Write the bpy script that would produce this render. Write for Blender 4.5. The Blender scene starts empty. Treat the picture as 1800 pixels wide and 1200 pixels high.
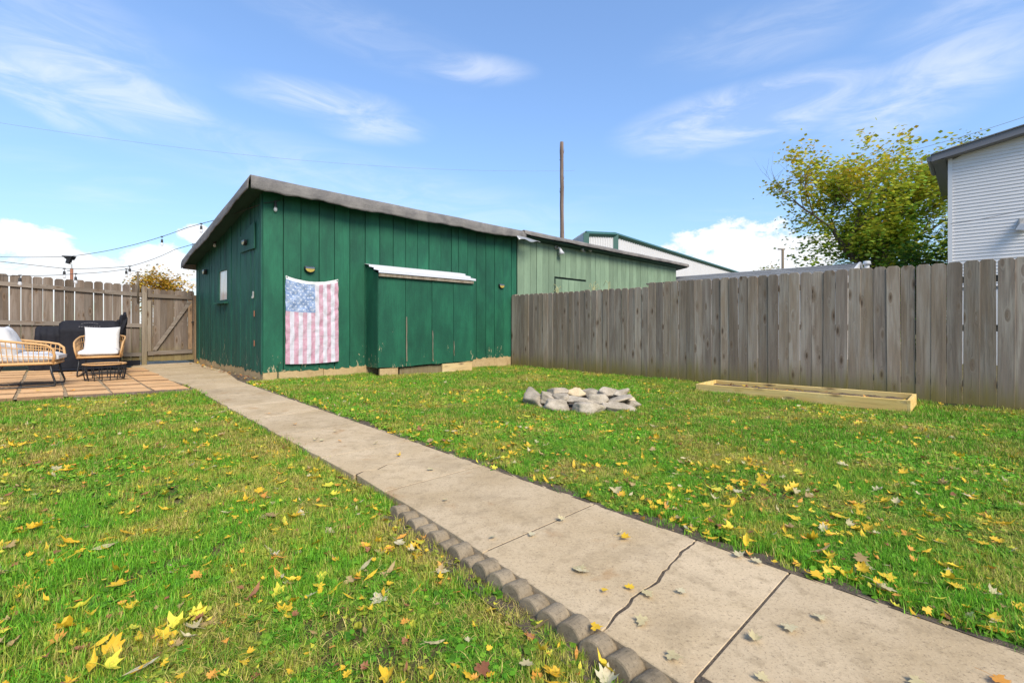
import bpy, bmesh, math, random
from mathutils import Vector, Matrix, noise as mnoise
R = math.radians
rnd = random.Random(7)

# ------------------------------------------------------------------ camera, sky, sun, exposure
scene = bpy.context.scene
COL = scene.collection
F_PX, HZ, CAMZ = 817.0, 570.0, 1.0            # focal length / horizon row of the 1800 px photograph, eye height
cam_d = bpy.data.cameras.new("camera")
cam = bpy.data.objects.new("camera", cam_d)
COL.objects.link(cam)
cam.location = (0, 0, CAMZ)
cam.rotation_euler = (R(90), 0, 0)
cam_d.sensor_width = 36
cam_d.lens = 36 * F_PX / 1800
cam_d.shift_y = -30 / 1800
cam_d.clip_start = 0.05
cam_d.clip_end = 2000
scene.camera = cam
scene.view_settings.view_transform = 'Standard'
scene.view_settings.look = 'None'
scene.view_settings.gamma = 1
scene.view_settings.use_curve_mapping = False
scene.view_settings.exposure = 1.0

SUN_AZ, SUN_EL = R(149), R(43)                # azimuth clockwise from +Y (the view direction)
sun_d = bpy.data.lights.new("sun", 'SUN')
sun_d.energy = 3.0
sun_d.angle = R(28)
sun_d.color = (1.0, 0.91, 0.76)
sun = bpy.data.objects.new("sun", sun_d)
COL.objects.link(sun)
sdir = Vector((math.sin(SUN_AZ) * math.cos(SUN_EL), math.cos(SUN_AZ) * math.cos(SUN_EL), math.sin(SUN_EL)))
sun.rotation_euler = sdir.to_track_quat('Z', 'Y').to_euler()
sun.location = (20, -10, 30)


class NB:
    """small helper for node trees"""
    def __init__(s, nt):
        s.nt = nt

    def link(s, a, b):
        s.nt.links.new(a, b)

    def n(s, t, ins=None, **props):
        nd = s.nt.nodes.new(t)
        for k, v in props.items():
            setattr(nd, k, v)
        for k, v in (ins or {}).items():
            s.put(nd.inputs[k], v)
        return nd

    def put(s, sock, v):
        if isinstance(v, bpy.types.NodeSocket):
            s.nt.links.new(v, sock)
        elif v is not None:
            if hasattr(sock.default_value, '__len__') and not hasattr(v, '__len__'):
                v = [v] * len(sock.default_value)
            if sock.type == 'RGBA' and len(v) == 3:
                v = (*v, 1)
            sock.default_value = v

    def math(s, op, a, b=None, clamp=False):
        nd = s.n('ShaderNodeMath', operation=op, use_clamp=clamp)
        s.put(nd.inputs[0], a)
        if b is not None:
            s.put(nd.inputs[1], b)
        return nd.outputs[0]

    def vmath(s, op, a, b=None):
        nd = s.n('ShaderNodeVectorMath', operation=op)
        s.put(nd.inputs[0], a)
        if b is not None:
            s.put(nd.inputs[1], b)
        return nd.outputs['Value'] if op in ('DOT_PRODUCT', 'LENGTH', 'DISTANCE') else nd.outputs[0]

    def mix(s, fac, a, b, mode='MIX'):
        nd = s.n('ShaderNodeMix', data_type='RGBA', blend_type=mode, clamp_factor=True)
        s.put(nd.inputs[0], fac)
        s.put(nd.inputs[6], a)
        s.put(nd.inputs[7], b)
        return nd.outputs[2]

    def noise(s, vec, scale, detail=3, rough=0.55, dist=0.0, out='Fac'):
        nd = s.n('ShaderNodeTexNoise', {'Vector': vec, 'Scale': scale, 'Detail': detail, 'Roughness': rough, 'Distortion': dist})
        return nd.outputs[out]

    def voro(s, vec, scale, feature='F1', out='Distance', rand=1.0):
        nd = s.n('ShaderNodeTexVoronoi', {'Vector': vec, 'Scale': scale, 'Randomness': rand}, feature=feature)
        return nd.outputs[out]

    def mapping(s, vec, scale=(1, 1, 1), loc=(0, 0, 0), rot=(0, 0, 0)):
        return s.n('ShaderNodeMapping', {'Vector': vec, 'Scale': scale, 'Location': loc, 'Rotation': rot}).outputs[0]

    def step(s, v, lo, hi):
        nd = s.n('ShaderNodeMapRange', {'Value': v, 'From Min': lo, 'From Max': hi}, interpolation_type='SMOOTHSTEP')
        return nd.outputs[0]

    def lerp(s, v, lo, hi, a, b):
        nd = s.n('ShaderNodeMapRange', {'Value': v, 'From Min': lo, 'From Max': hi, 'To Min': a, 'To Max': b})
        return nd.outputs[0]

    def ramp(s, fac, stops):
        nd = s.n('ShaderNodeValToRGB', {'Fac': fac})
        e = nd.color_ramp.elements
        while len(e) < len(stops):
            e.new(0.5)
        for el, (p, c) in zip(e, stops):
            el.position = p
            el.color = (*c, 1)
        return nd.outputs[0]

    def bump(s, h, strength=0.5, dist=0.01, normal=None):
        nd = s.n('ShaderNodeBump', {'Height': h, 'Strength': strength, 'Distance': dist})
        if normal is not None:
            s.link(normal, nd.inputs['Normal'])
        return nd.outputs[0]


# ---- world
world = bpy.data.worlds.new("World")
scene.world = world
world.use_nodes = True
wt = world.node_tree
wt.nodes.clear()
b = NB(wt)
sky = b.n('ShaderNodeTexSky', sky_type='NISHITA')
sky.sun_disc = False
sky.sun_elevation = SUN_EL
sky.sun_rotation = SUN_AZ
sky.altitude = 0
sky.air_density = 1.0
sky.dust_density = 0.6
sky.ozone_density = 1.6
gen = b.n('ShaderNodeTexCoord').outputs['Generated']
sep = b.n('ShaderNodeSeparateXYZ', {'Vector': gen})
dx, dy, dz = sep.outputs
az = b.math('ARCTAN2', dx, dy)
el = b.math('ARCSINE', dz)
skyc = b.mix(1.0, sky.outputs[0], (1.01, 1.12, 1.24), 'MULTIPLY')
skyg = b.n('ShaderNodeSeparateColor', {'Color': sky.outputs[0]}).outputs[1]
comp = b.math('DIVIDE', 1.0, b.math('ADD', 1.0, b.math('MULTIPLY', skyg, 0.17)))      # softer steps towards the bright horizon
skycol = b.mix(1.0, skyc, b.n('ShaderNodeCombineColor', {'Red': comp, 'Green': comp, 'Blue': comp}).outputs[0], 'MULTIPLY')
# streaked noise for high thin cloud, on a plane overhead
up = b.math('MAXIMUM', dz, 0.03)
px_ = b.math('DIVIDE', dx, up)
py_ = b.math('DIVIDE', dy, up)
plane = b.n('ShaderNodeCombineXYZ', {'X': px_, 'Y': py_}).outputs[0]
azel = b.n('ShaderNodeCombineXYZ', {'X': az, 'Y': el}).outputs[0]
cir = b.noise(b.mapping(azel, (2.4, 9.0, 1), rot=(0, 0, 0.12)), 2.1, 7, 0.62, 0.9)
cir2 = b.noise(b.mapping(plane, (0.5, 0.9, 1), rot=(0, 0, 0.5)), 0.8, 4, 0.6, 0.5)
puff = b.noise(b.mapping(azel, (1, 1.5, 1)), 11.0, 8, 0.66, 0.3)


def dirpix(u, v):
    x = (u - 900) / F_PX
    z = (HZ - v) / F_PX
    return math.atan2(x, 1), math.atan2(z, math.hypot(x, 1))


def blob(u, v, ru, rv, tilt=0.0):
    a0, e0 = dirpix(u, v)
    ca = math.cos(a0)
    ra, re = ru / F_PX * ca * ca, rv / F_PX * ca
    da = b.math('SUBTRACT', az, a0)
    de = b.math('SUBTRACT', el, e0)
    if tilt:
        de = b.math('ADD', de, b.math('MULTIPLY', da, tilt))
    q = b.math('ADD', b.math('POWER', b.math('DIVIDE', b.math('ABSOLUTE', da), ra), 2.0),
               b.math('POWER', b.math('DIVIDE', b.math('ABSOLUTE', de), re), 2.0))
    return b.math('SUBTRACT', 1.0, q, True)


def add_all(lst):
    acc = lst[0]
    for q in lst[1:]:
        acc = b.math('MAXIMUM', acc, q)
    return acc


def scaled(q, k):
    return b.math('MULTIPLY', q, k)


wisps = add_all([scaled(blob(190, 160, 300, 75, 0.20), 1.0), scaled(blob(40, 150, 200, 50, 0.42), 1.0), scaled(blob(110, 70, 330, 120, 0.1), 0.5),
                 scaled(blob(832, 122, 130, 28, 0.03), 0.72), scaled(blob(560, 176, 190, 36, 0.0), 0.85), scaled(blob(655, 222, 130, 34, 0.0), 0.75),
                 scaled(blob(1310, 205, 290, 62, -0.05), 1.0), scaled(blob(1620, 155, 260, 90, -0.20), 0.85), scaled(blob(1340, 65, 260, 60, 0.0), 0.45),
                 scaled(blob(640, 330, 620, 70, 0.14), 0.5), scaled(blob(1720, 20, 260, 80), 0.5), scaled(blob(640, 60, 320, 50, 0.15), 0.4), scaled(blob(520, 300, 260, 40, 0.05), 0.35)])
wisp_f = b.math('MULTIPLY', b.math('MULTIPLY', b.step(wisps, 0.0, 1.0), b.lerp(b.step(cir, 0.34, 0.70), 0, 1, 0.16, 1.0)), 0.52)
far_wisp = b.math('MULTIPLY', b.step(cir2, 0.52, 0.85), 0.22)
cum = add_all([blob(40, 430, 120, 48), blob(110, 465, 170, 34), blob(300, 462, 110, 42), blob(345, 412, 40, 22),
               blob(1310, 425, 100, 52), blob(1225, 432, 70, 36), blob(1270, 462, 220, 40), blob(1420, 455, 90, 50), blob(180, 500, 260, 50)])
low = b.math('SUBTRACT', 1.0, b.step(el, 0.02, 0.13))
cum_f = b.step(b.math('ADD', b.math('MULTIPLY', b.math('MAXIMUM', cum, b.math('MULTIPLY', low, 0.35)), 0.72), b.math('MULTIPLY', b.math('SUBTRACT', puff, 0.5), 2.3)), 0.14, 0.46)
cum_f = b.math('MULTIPLY', cum_f, b.step(b.math('MAXIMUM', cum, b.math('MULTIPLY', low, 0.35)), 0.02, 0.2))
cl = b.math('MAXIMUM', b.math('MAXIMUM', wisp_f, far_wisp), b.math('MULTIPLY', cum_f, 0.92))
cloudcol = (3.75, 3.8, 3.9, 1)
final = b.mix(cl, skycol, cloudcol)
bg = b.n('ShaderNodeBackground', {'Color': final, 'Strength': 0.15})
wo = b.n('ShaderNodeOutputWorld')
b.link(bg.outputs[0], wo.inputs[0])

# ------------------------------------------------------------------ geometry helpers
S2 = math.sqrt(0.5)
D2 = Vector((S2, S2, 0))        # along the shed front, away to the right
D1 = Vector((-S2, S2, 0))       # along the gable / the path, away to the left
A0 = Vector((0.34, 1.605, 0))   # point on the left edge of the path
PD = Vector((-0.684, 0.729, 0)).normalized()
PN = Vector((PD.y, -PD.x, 0))   # to the right across the path
PATH_W = 0.765


def pcoord(x, y):
    v = Vector((x, y, 0)) - A0
    return v.dot(PD), v.dot(PN)


def sm(t):
    t = max(0.0, min(1.0, t))
    return t * t * (3 - 2 * t)


def gz(x, y):
    """height of the lawn"""
    a, d = pcoord(x, y)
    n = 0.016 * mnoise.noise(Vector((x * 1.3, y * 1.3, 0.3))) + 0.008 * mnoise.noise(Vector((x * 4, y * 4, 5.3)))
    if d < PATH_W * 0.5:
        dd = min(max(-d, 0), 9)
        return -0.055 + 0.026 * dd + n * sm(dd / 0.3)
    dd = min(max(d - PATH_W, 0), 7.5)
    return -0.014 - 0.0215 * dd + n * sm(dd / 0.3)


def patio_z(x, y):
    a, d = pcoord(x, y)
    return 0.005 + 0.026 * min(max(-d, 0), 9)


def G(u, v, zf=None):
    """photo pixel on the ground -> world"""
    zf = zf or gz
    z = 0.0
    for _ in range(12):
        Y = (CAMZ - z) * F_PX / (v - HZ)
        X = (u - 900) / F_PX * Y
        z = zf(X, Y)
    return Vector((X, Y, z))


def G0(u, v, z=0.0):
    Y = (CAMZ - z) * F_PX / (v - HZ)
    return Vector(((u - 900) / F_PX * Y, Y, z))


def P(u, v, Y):
    return Vector(((u - 900) / F_PX * Y, Y, CAMZ + (HZ - v) / F_PX * Y))


class MB:
    def __init__(s):
        s.v, s.f, s.m = [], [], []
        s.tint = []

    def add(s, vs, fs, mi=0, tint=None):
        o = len(s.v)
        s.v += [tuple(q) for q in vs]
        s.f += [tuple(i + o for i in f) for f in fs]
        s.m += [mi] * len(fs)
        if tint is not None:
            s.tint += [tint] * len(vs)

    def box(s, c, size, M=None, mi=0):
        hx, hy, hz = (q / 2 for q in size)
        vs = [Vector((x, y, z)) for z in (-hz, hz) for x, y in ((-hx, -hy), (hx, -hy), (hx, hy), (-hx, hy))]
        if M is not None:
            vs = [M @ q for q in vs]
        vs = [q + Vector(c) for q in vs]
        s.add(vs, [(0, 3, 2, 1), (4, 5, 6, 7), (0, 1, 5, 4), (1, 2, 6, 5), (2, 3, 7, 6), (3, 0, 4, 7)], mi)

    def prism(s, poly, e, mi=0):
        """polygon (3D points, CCW seen from the +e side) pushed back by -e"""
        n = len(poly)
        e = Vector(e)
        vs = [Vector(q) for q in poly] + [Vector(q) - e for q in poly]
        fs = [tuple(range(n)), tuple(range(2 * n - 1, n - 1, -1))]
        for i in range(n):
            j = (i + 1) % n
            fs.append((j, i, n + i, n + j))
        s.add(vs, fs, mi)

    def tube(s, pts, r, n=8, mi=0, cap=True, tint=None):
        pts = [Vector(q) for q in pts]
        rs = r if hasattr(r, '__len__') else [r] * len(pts)
        vs, fs = [], []
        prev = None
        for i, q in enumerate(pts):
            t = (pts[min(i + 1, len(pts) - 1)] - pts[max(i - 1, 0)])
            t = t.normalized() if t.length > 1e-9 else Vector((0, 0, 1))
            if prev is None:
                ref = Vector((0, 0, 1)) if abs(t.z) < 0.9 else Vector((1, 0, 0))
                a = t.cross(ref).normalized()
            else:
                a = (prev - t * prev.dot(t))
                a = a.normalized() if a.length > 1e-6 else t.orthogonal().normalized()
            prev = a
            bb = t.cross(a)
            for k in range(n):
                an = 2 * math.pi * k / n
                vs.append(q + (a * math.cos(an) + bb * math.sin(an)) * rs[i])
        for i in range(len(pts) - 1):
            for k in range(n):
                k2 = (k + 1) % n
                fs.append((i * n + k, i * n + k2, (i + 1) * n + k2, (i + 1) * n + k))
        if cap:
            fs.append(tuple(range(n - 1, -1, -1)))
            fs.append(tuple(range((len(pts) - 1) * n, len(pts) * n)))
        s.add(vs, fs, mi, tint)

    def grid(s, fn, nu, nv, mi=0):
        vs = [fn(i / nu, j / nv) for j in range(nv + 1) for i in range(nu + 1)]
        fs = [(j * (nu + 1) + i, j * (nu + 1) + i + 1, (j + 1) * (nu + 1) + i + 1, (j + 1) * (nu + 1) + i) for j in range(nv) for i in range(nu)]
        s.add(vs, fs, mi)

    def mesh(s, name, mats, smooth=False):
        me = bpy.data.meshes.new(name)
        me.from_pydata(s.v, [], s.f)
        for m in (mats if isinstance(mats, (list, tuple)) else [mats]):
            me.materials.append(m)
        if any(s.m):
            me.polygons.foreach_set('material_index', s.m)
        if smooth:
            me.polygons.foreach_set('use_smooth', [True] * len(me.polygons))
        if s.tint:
            at = me.color_attributes.new('tint', 'FLOAT_COLOR', 'POINT')
            flat = []
            for t in s.tint:
                flat += [t[0], t[1], t[2], 1.0]
            at.data.foreach_set('color', flat)
        me.update()
        return me

    def build(s, name, mats, parent=None, smooth=False, **props):
        return link(name, s.mesh(name, mats, smooth), parent, **props)


def link(name, me, parent=None, loc=None, rotz=0.0, bevel=0.0, **props):
    o = bpy.data.objects.new(name, me)
    COL.objects.link(o)
    if parent is not None:
        o.parent = parent
    if loc is not None:
        o.location = loc
    if rotz:
        o.rotation_euler.z = rotz
    for k, v in props.items():
        if v:
            o[k] = v
    if bevel:
        md = o.modifiers.new('bevel', 'BEVEL')
        md.width = bevel
        md.segments = 2
        md.limit_method = 'ANGLE'
    return o


def bm_finish(bm, name, mats, smooth=False):
    me = bpy.data.meshes.new(name)
    bm.to_mesh(me)
    bm.free()
    for m in (mats if isinstance(mats, (list, tuple)) else [mats]):
        me.materials.append(m)
    if smooth:
        me.polygons.foreach_set('use_smooth', [True] * len(me.polygons))
    return me


def thing(name, label, cat, loc=(0, 0, 0), rotz=0.0, group=None, kind=None):
    o = bpy.data.objects.new(name, None)
    o.empty_display_size = 0.1
    COL.objects.link(o)
    o.location = loc
    o.rotation_euler.z = rotz
    if kind:
        o['kind'] = kind
    else:
        o['label'] = label
        o['category'] = cat
        if group:
            o['group'] = group
    return o


# ------------------------------------------------------------------ materials
def material(name):
    m = bpy.data.materials.new(name)
    m.use_nodes = True
    nt = m.node_tree
    bs = nt.nodes['Principled BSDF']
    return m, NB(nt), bs


def plain(name, col, rough=0.6, metal=0.0, var=0.12, scale=20, bump=0.0):
    m, b, bs = material(name)
    co = b.n('ShaderNodeTexCoord').outputs['Object']
    nz = b.noise(co, scale, 4, 0.6)
    c = b.mix(nz, [q * (1 - var) for q in col], [min(1, q * (1 + var)) for q in col])
    b.put(bs.inputs['Base Color'], c)
    bs.inputs['Roughness'].default_value = rough
    bs.inputs['Metallic'].default_value = metal
    if bump:
        b.put(bs.inputs['Normal'], b.bump(nz, bump, 0.01))
    return m


def painted_wood(name, base, dark, chip, chip_amt=0.5, rough=0.6, axis='z'):
    m, b, bs = material(name)
    co = b.n('ShaderNodeTexCoord').outputs['Object']
    oi = b.n('ShaderNodeObjectInfo').outputs['Random']
    off = b.vmath('ADD', co, b.n('ShaderNodeCombineXYZ', {'Z': b.math('MULTIPLY', oi, 30.0), 'X': b.math('MULTIPLY', oi, 11.0)}).outputs[0])
    grain = b.noise(b.mapping(off, (42, 42, 1.8)), 1.0, 5, 0.65, 0.4)
    blot = b.noise(b.mapping(off, (2.6, 2.6, 1.1)), 1.0, 5, 0.65, 0.3)
    fine = b.noise(off, 46, 4, 0.7)
    c = b.mix(b.step(blot, 0.3, 0.72), dark, base)
    c = b.mix(b.math('MULTIPLY', b.step(grain, 0.42, 0.68), 0.55), c, dark)
    c = b.mix(b.math('MULTIPLY', b.step(fine, 0.52, 0.75), 0.25), c, [min(1, q * 1.5 + 0.012) for q in base])
    tone = b.lerp(oi, 0, 1, 0.84, 1.14)
    c = b.mix(1.0, c, b.n('ShaderNodeCombineColor', {'Red': tone, 'Green': tone, 'Blue': tone}).outputs[0], 'MULTIPLY')
    # peeled paint, mostly low on the boards
    z = b.n('ShaderNodeSeparateXYZ', {'Vector': co}).outputs[2]
    lowm = b.lerp(z, 0.1, 1.1, 0.13, 0.0)
    ch = b.noise(b.mapping(off, (26, 26, 9)), 1.0, 5, 0.62, 0.2)
    patch = b.noise(b.mapping(off, (3.0, 3.0, 1.6), loc=(3, 1, 7)), 1.0, 3, 0.5)
    cf = b.step(b.math('ADD', b.math('ADD', b.math('MULTIPLY', ch, 0.62), b.math('MULTIPLY', patch, 0.42)), lowm), 0.735 - 0.06 * chip_amt, 0.755 - 0.06 * chip_amt)
    c = b.mix(cf, c, b.mix(fine, [q * 0.55 for q in chip], chip))
    b.put(bs.inputs['Base Color'], c)
    bs.inputs['Roughness'].default_value = rough
    bs.inputs['Specular IOR Level'].default_value = 0.3
    h = b.math('ADD', b.math('MULTIPLY', grain, 0.7), b.math('SUBTRACT', b.math('MULTIPLY', fine, 0.3), b.math('MULTIPLY', cf, 0.4)))
    b.put(bs.inputs['Normal'], b.bump(h, 0.5, 0.006))
    return m


def weathered(name, c1, c2, c3, moss=0.6, axis=2, knots=True, spread=1.0):
    """greyed timber, grain along the given axis of the part"""
    m, b, bs = material(name)
    co = b.n('ShaderNodeTexCoord').outputs['Object']
    oi = b.n('ShaderNodeObjectInfo').outputs['Random']
    w = b.n('ShaderNodeTexWhiteNoise', {'W': oi}, noise_dimensions='1D')
    rv = w.outputs['Color']
    off = b.vmath('ADD', co, b.vmath('MULTIPLY', rv, (37.0, 53.0, 71.0)))
    if axis == 0:
        off2 = b.mapping(off, rot=(0, R(90), 0))
    else:
        off2 = off
    kv = b.mapping(off2, (7.5, 7.5, 2.3))
    kd = b.voro(kv, 1.0)
    swirl = b.math('MULTIPLY', b.math('SUBTRACT', 1.0, b.step(kd, 0.0, 0.34)), 0.16)
    warp = b.vmath('ADD', b.mapping(off2, (1, 1, 1)), b.n('ShaderNodeCombineXYZ', {'X': swirl, 'Y': swirl}).outputs[0])
    g1 = b.noise(b.mapping(warp, (36, 36, 1.3)), 1.0, 6, 0.68, 0.25)
    g2 = b.noise(b.mapping(warp, (9, 9, 0.8)), 1.0, 4, 0.6, 0.4)
    g3 = b.noise(b.mapping(warp, (130, 130, 4)), 1.0, 3, 0.7)
    sepr = b.n('ShaderNodeSeparateXYZ', {'Vector': rv})
    base = b.mix(sepr.outputs[0], c1, c2)
    base = b.mix(b.step(g2, 0.38, 0.68), base, c3)
    base = b.mix(b.math('MULTIPLY', b.step(g1, 0.42, 0.72), 0.5), base, [q * 0.42 for q in c1])
    base = b.mix(b.math('MULTIPLY', b.step(g3, 0.55, 0.8), 0.4), base, [q * 0.5 for q in c2])
    tone = b.lerp(sepr.outputs[1], 0, 1, 1 - 0.2 * spread, 1 + 0.2 * spread)
    base = b.mix(1.0, base, b.n('ShaderNodeCombineColor', {'Red': tone, 'Green': tone, 'Blue': tone}).outputs[0], 'MULTIPLY')
    if knots:
        kf = b.math('SUBTRACT', 1.0, b.step(kd, 0.07, 0.14))
        ring = b.math('MULTIPLY', b.math('SUBTRACT', 1.0, b.step(kd, 0.12, 0.27)), 0.6)
        base = b.mix(ring, base, (0.16, 0.105, 0.065))
        base = b.mix(b.math('MULTIPLY', kf, 0.75), base, (0.06, 0.04, 0.028))
    if moss:
        z = b.n('ShaderNodeSeparateXYZ', {'Vector': co}).outputs[2]
        mz = b.math('ADD', b.lerp(z, 0.0, 0.55, 0.75, 0.0), b.math('MULTIPLY', b.math('SUBTRACT', g2, 0.5), 1.0))
        base = b.mix(b.math('MULTIPLY', b.step(mz, 0.1, 0.8), moss), base, (0.19, 0.15, 0.05))
    b.put(bs.inputs['Base Color'], base)
    bs.inputs['Roughness'].default_value = 0.85
    bs.inputs['Specular IOR Level'].default_value = 0.2
    b.put(bs.inputs['Normal'], b.bump(b.math('ADD', g1, b.math('MULTIPLY', g3, 0.5)), 0.55, 0.006))
    return m


M = {}
M['green'] = painted_wood('dark green paint', (0.0145, 0.116, 0.062), (0.008, 0.064, 0.038), (0.42, 0.36, 0.22), 0.1, 0.6)
M['green_old'] = painted_wood('worn green paint', (0.014, 0.108, 0.066), (0.006, 0.052, 0.038), (0.36, 0.31, 0.2), 0.12, 0.65)
M['pale_green'] = painted_wood('pale green paint', (0.195, 0.275, 0.190), (0.14, 0.205, 0.14), (0.10, 0.12, 0.08), 0.35, 0.7)
M['dark_gap'] = plain('dark boarding', (0.01, 0.028, 0.02), 0.9)
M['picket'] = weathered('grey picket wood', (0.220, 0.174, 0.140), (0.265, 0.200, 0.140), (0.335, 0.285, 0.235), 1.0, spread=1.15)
M['picket_left'] = weathered('picket wood darkened for sun', (0.125, 0.098, 0.082), (0.155, 0.115, 0.082), (0.205, 0.168, 0.14), 0.7, spread=1.3)  # left fence and gate: picket wood darkened in colour to offset stronger sun
M['rail'] = weathered('grey rail wood', (0.165, 0.135, 0.11), (0.185, 0.15, 0.12), (0.245, 0.21, 0.18), 0.0, axis=0)
M['post'] = weathered('grey post wood', (0.165, 0.135, 0.10), (0.185, 0.15, 0.11), (0.24, 0.205, 0.165), 0.5)
M['post_new'] = weathered('brown post wood', (0.25, 0.16, 0.09), (0.27, 0.17, 0.10), (0.33, 0.23, 0.14), 0.3)
M['pole_wood'] = weathered('old pole wood', (0.17, 0.12, 0.095), (0.2, 0.14, 0.11), (0.26, 0.2, 0.17), 0.0, knots=False)
M['lumber'] = weathered('new lumber', (0.62, 0.42, 0.13), (0.66, 0.45, 0.16), (0.72, 0.54, 0.23), 0.0, axis=0, spread=0.4)
M['black'] = plain('black metal', (0.012, 0.012, 0.014), 0.45)
M['rattan'] = plain('rattan', (0.50, 0.29, 0.12), 0.6, 0, 0.3, 60, 0.4)
M['steel'] = plain('dull steel', (0.4, 0.4, 0.39), 0.45, 0.6)
M['white_paint'] = plain('white metal', (0.50, 0.51, 0.55), 0.5, 0, 0.05, 6)
M['metal_wall'] = plain('white steel sheet', (0.51, 0.505, 0.515), 0.5, 0, 0.04, 0.5)
M['white_siding'] = plain('white vinyl', (0.68, 0.66, 0.65), 0.5, 0, 0.04, 3)
M['white_trim'] = plain('white trim', (0.64, 0.64, 0.65), 0.5, 0, 0.03, 3)
M['grey_trim'] = plain('grey trim', (0.16, 0.16, 0.175), 0.5, 0, 0.1, 8)
M['trim_green'] = plain('green steel trim', (0.028, 0.095, 0.08), 0.5, 0, 0.12, 5)
M['rust'] = plain('rusty steel', (0.22, 0.09, 0.05), 0.85, 0, 0.4, 40)
M['cable'] = plain('black cable', (0.03, 0.03, 0.032), 0.6)
M['amber'] = plain('amber panel', (0.36, 0.27, 0.05), 0.35)
M['bluegrey'] = plain('solar panel', (0.10, 0.13, 0.17), 0.3)


def mat_cover():
    m, b, bs = material('grill cover cloth')
    co = b.n('ShaderNodeTexCoord').outputs['Object']
    n1 = b.noise(b.mapping(co, (6, 6, 3)), 1.0, 5, 0.6, 0.8)
    b.put(bs.inputs['Base Color'], b.mix(n1, (0.006, 0.0065, 0.010), (0.015, 0.016, 0.024)))
    bs.inputs['Roughness'].default_value = 0.8
    bs.inputs['Specular IOR Level'].default_value = 0.25
    b.put(bs.inputs['Normal'], b.bump(n1, 0.6, 0.03))
    return m


def mat_cushion():
    m, b, bs = material('white cushion cloth')
    co = b.n('ShaderNodeTexCoord').outputs['Object']
    n1 = b.noise(co, 7, 4, 0.6, 0.5)
    n2 = b.noise(co, 300, 2, 0.6)
    b.put(bs.inputs['Base Color'], b.mix(n1, (0.55, 0.54, 0.55), (0.66, 0.65, 0.65)))
    bs.inputs['Roughness'].default_value = 0.9
    b.put(bs.inputs['Normal'], b.bump(b.math('ADD', n1, b.math('MULTIPLY', n2, 0.1)), 0.4, 0.02))
    return m


M['cover'] = mat_cover()
M['cushion'] = mat_cushion()


def mat_concrete(name, c1, c2, speck, stain, stain_amt=0.5, scale=1.0):
    m, b, bs = material(name)
    co = b.n('ShaderNodeNewGeometry').outputs['Position']
    big = b.noise(co, 1.7 * scale, 5, 0.6, 0.3)
    med = b.noise(co, 14, 4, 0.65)
    sp = b.noise(co, 78, 5, 0.85)
    sp2 = b.voro(co, 95)
    st = b.noise(b.vmath('ADD', co, (7.3, 2.2, 0)), 3.3, 4, 0.55, 0.4)
    oi = b.n('ShaderNodeObjectInfo').outputs['Random']
    c = b.mix(b.step(big, 0.3, 0.7), c1, c2)
    c = b.mix(b.math('MULTIPLY', b.step(med, 0.48, 0.72), 0.55), c, [q * 0.66 for q in c1])
    c = b.mix(b.math('MULTIPLY', b.step(st, 0.60, 0.74), stain_amt), c, stain)
    c = b.mix(b.math('MULTIPLY', b.step(sp, 0.54, 0.64), 0.7), c, speck)
    c = b.mix(b.math('MULTIPLY', b.step(sp, 0.44, 0.34), 0.5), c, [min(1, q * 1.35) for q in c2])
    c = b.mix(b.math('MULTIPLY', b.math('SUBTRACT', 1.0, b.step(sp2, 0.1, 0.25)), 0.35), c, [q * 0.7 for q in speck])
    damp = b.noise(b.vmath('ADD', co, (1.7, 9.2, 0)), 2.1 * scale, 5, 0.68, 0.8)
    c = b.mix(b.math('MULTIPLY', b.step(damp, 0.5, 0.68), 0.3), c, [q * 0.5 for q in c1])
    tone = b.lerp(oi, 0, 1, 0.9, 1.08)
    c = b.mix(1.0, c, b.n('ShaderNodeCombineColor', {'Red': tone, 'Green': tone, 'Blue': tone}).outputs[0], 'MULTIPLY')
    b.put(bs.inputs['Base Color'], c)
    bs.inputs['Roughness'].default_value = 0.9
    bs.inputs['Specular IOR Level'].default_value = 0.2
    b.put(bs.inputs['Normal'], b.bump(b.math('ADD', b.math('MULTIPLY', sp, 0.6), b.math('MULTIPLY', med, 0.6)), 0.55, 0.006))
    return m


M['concrete'] = mat_concrete('path concrete', (0.40, 0.30, 0.178), (0.50, 0.39, 0.255), (0.13, 0.095, 0.06), (0.32, 0.19, 0.085), 0.7)
M['concrete_grey'] = mat_concrete('edging concrete', (0.19, 0.148, 0.095), (0.28, 0.225, 0.155), (0.07, 0.06, 0.045), (0.12, 0.11, 0.06), 0.4)
M['foundation'] = mat_concrete('foundation concrete', (0.38, 0.27, 0.13), (0.45, 0.33, 0.18), (0.22, 0.15, 0.08), (0.20, 0.13, 0.07), 0.7)
M['paver'] = mat_concrete('terracotta paver', (0.56, 0.325, 0.150), (0.65, 0.405, 0.205), (0.42, 0.22, 0.11), (0.45, 0.30, 0.17), 0.4)
M['paver_side'] = mat_concrete('mossy paver side', (0.20, 0.12, 0.065), (0.27, 0.17, 0.10), (0.10, 0.07, 0.05), (0.12, 0.11, 0.05), 0.5)
M['gravel'] = mat_concrete('joint gravel', (0.26, 0.195, 0.12), (0.34, 0.26, 0.17), (0.12, 0.09, 0.06), (0.15, 0.14, 0.05), 0.8, 3)
M['stone'] = mat_concrete('limestone', (0.26, 0.22, 0.165), (0.45, 0.39, 0.31), (0.13, 0.105, 0.075), (0.46, 0.35, 0.22), 0.45, 3)
M['stone_tan'] = mat_concrete('tan limestone', (0.52, 0.41, 0.26), (0.58, 0.48, 0.33), (0.33, 0.25, 0.15), (0.47, 0.33, 0.18), 0.4, 3)


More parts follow.
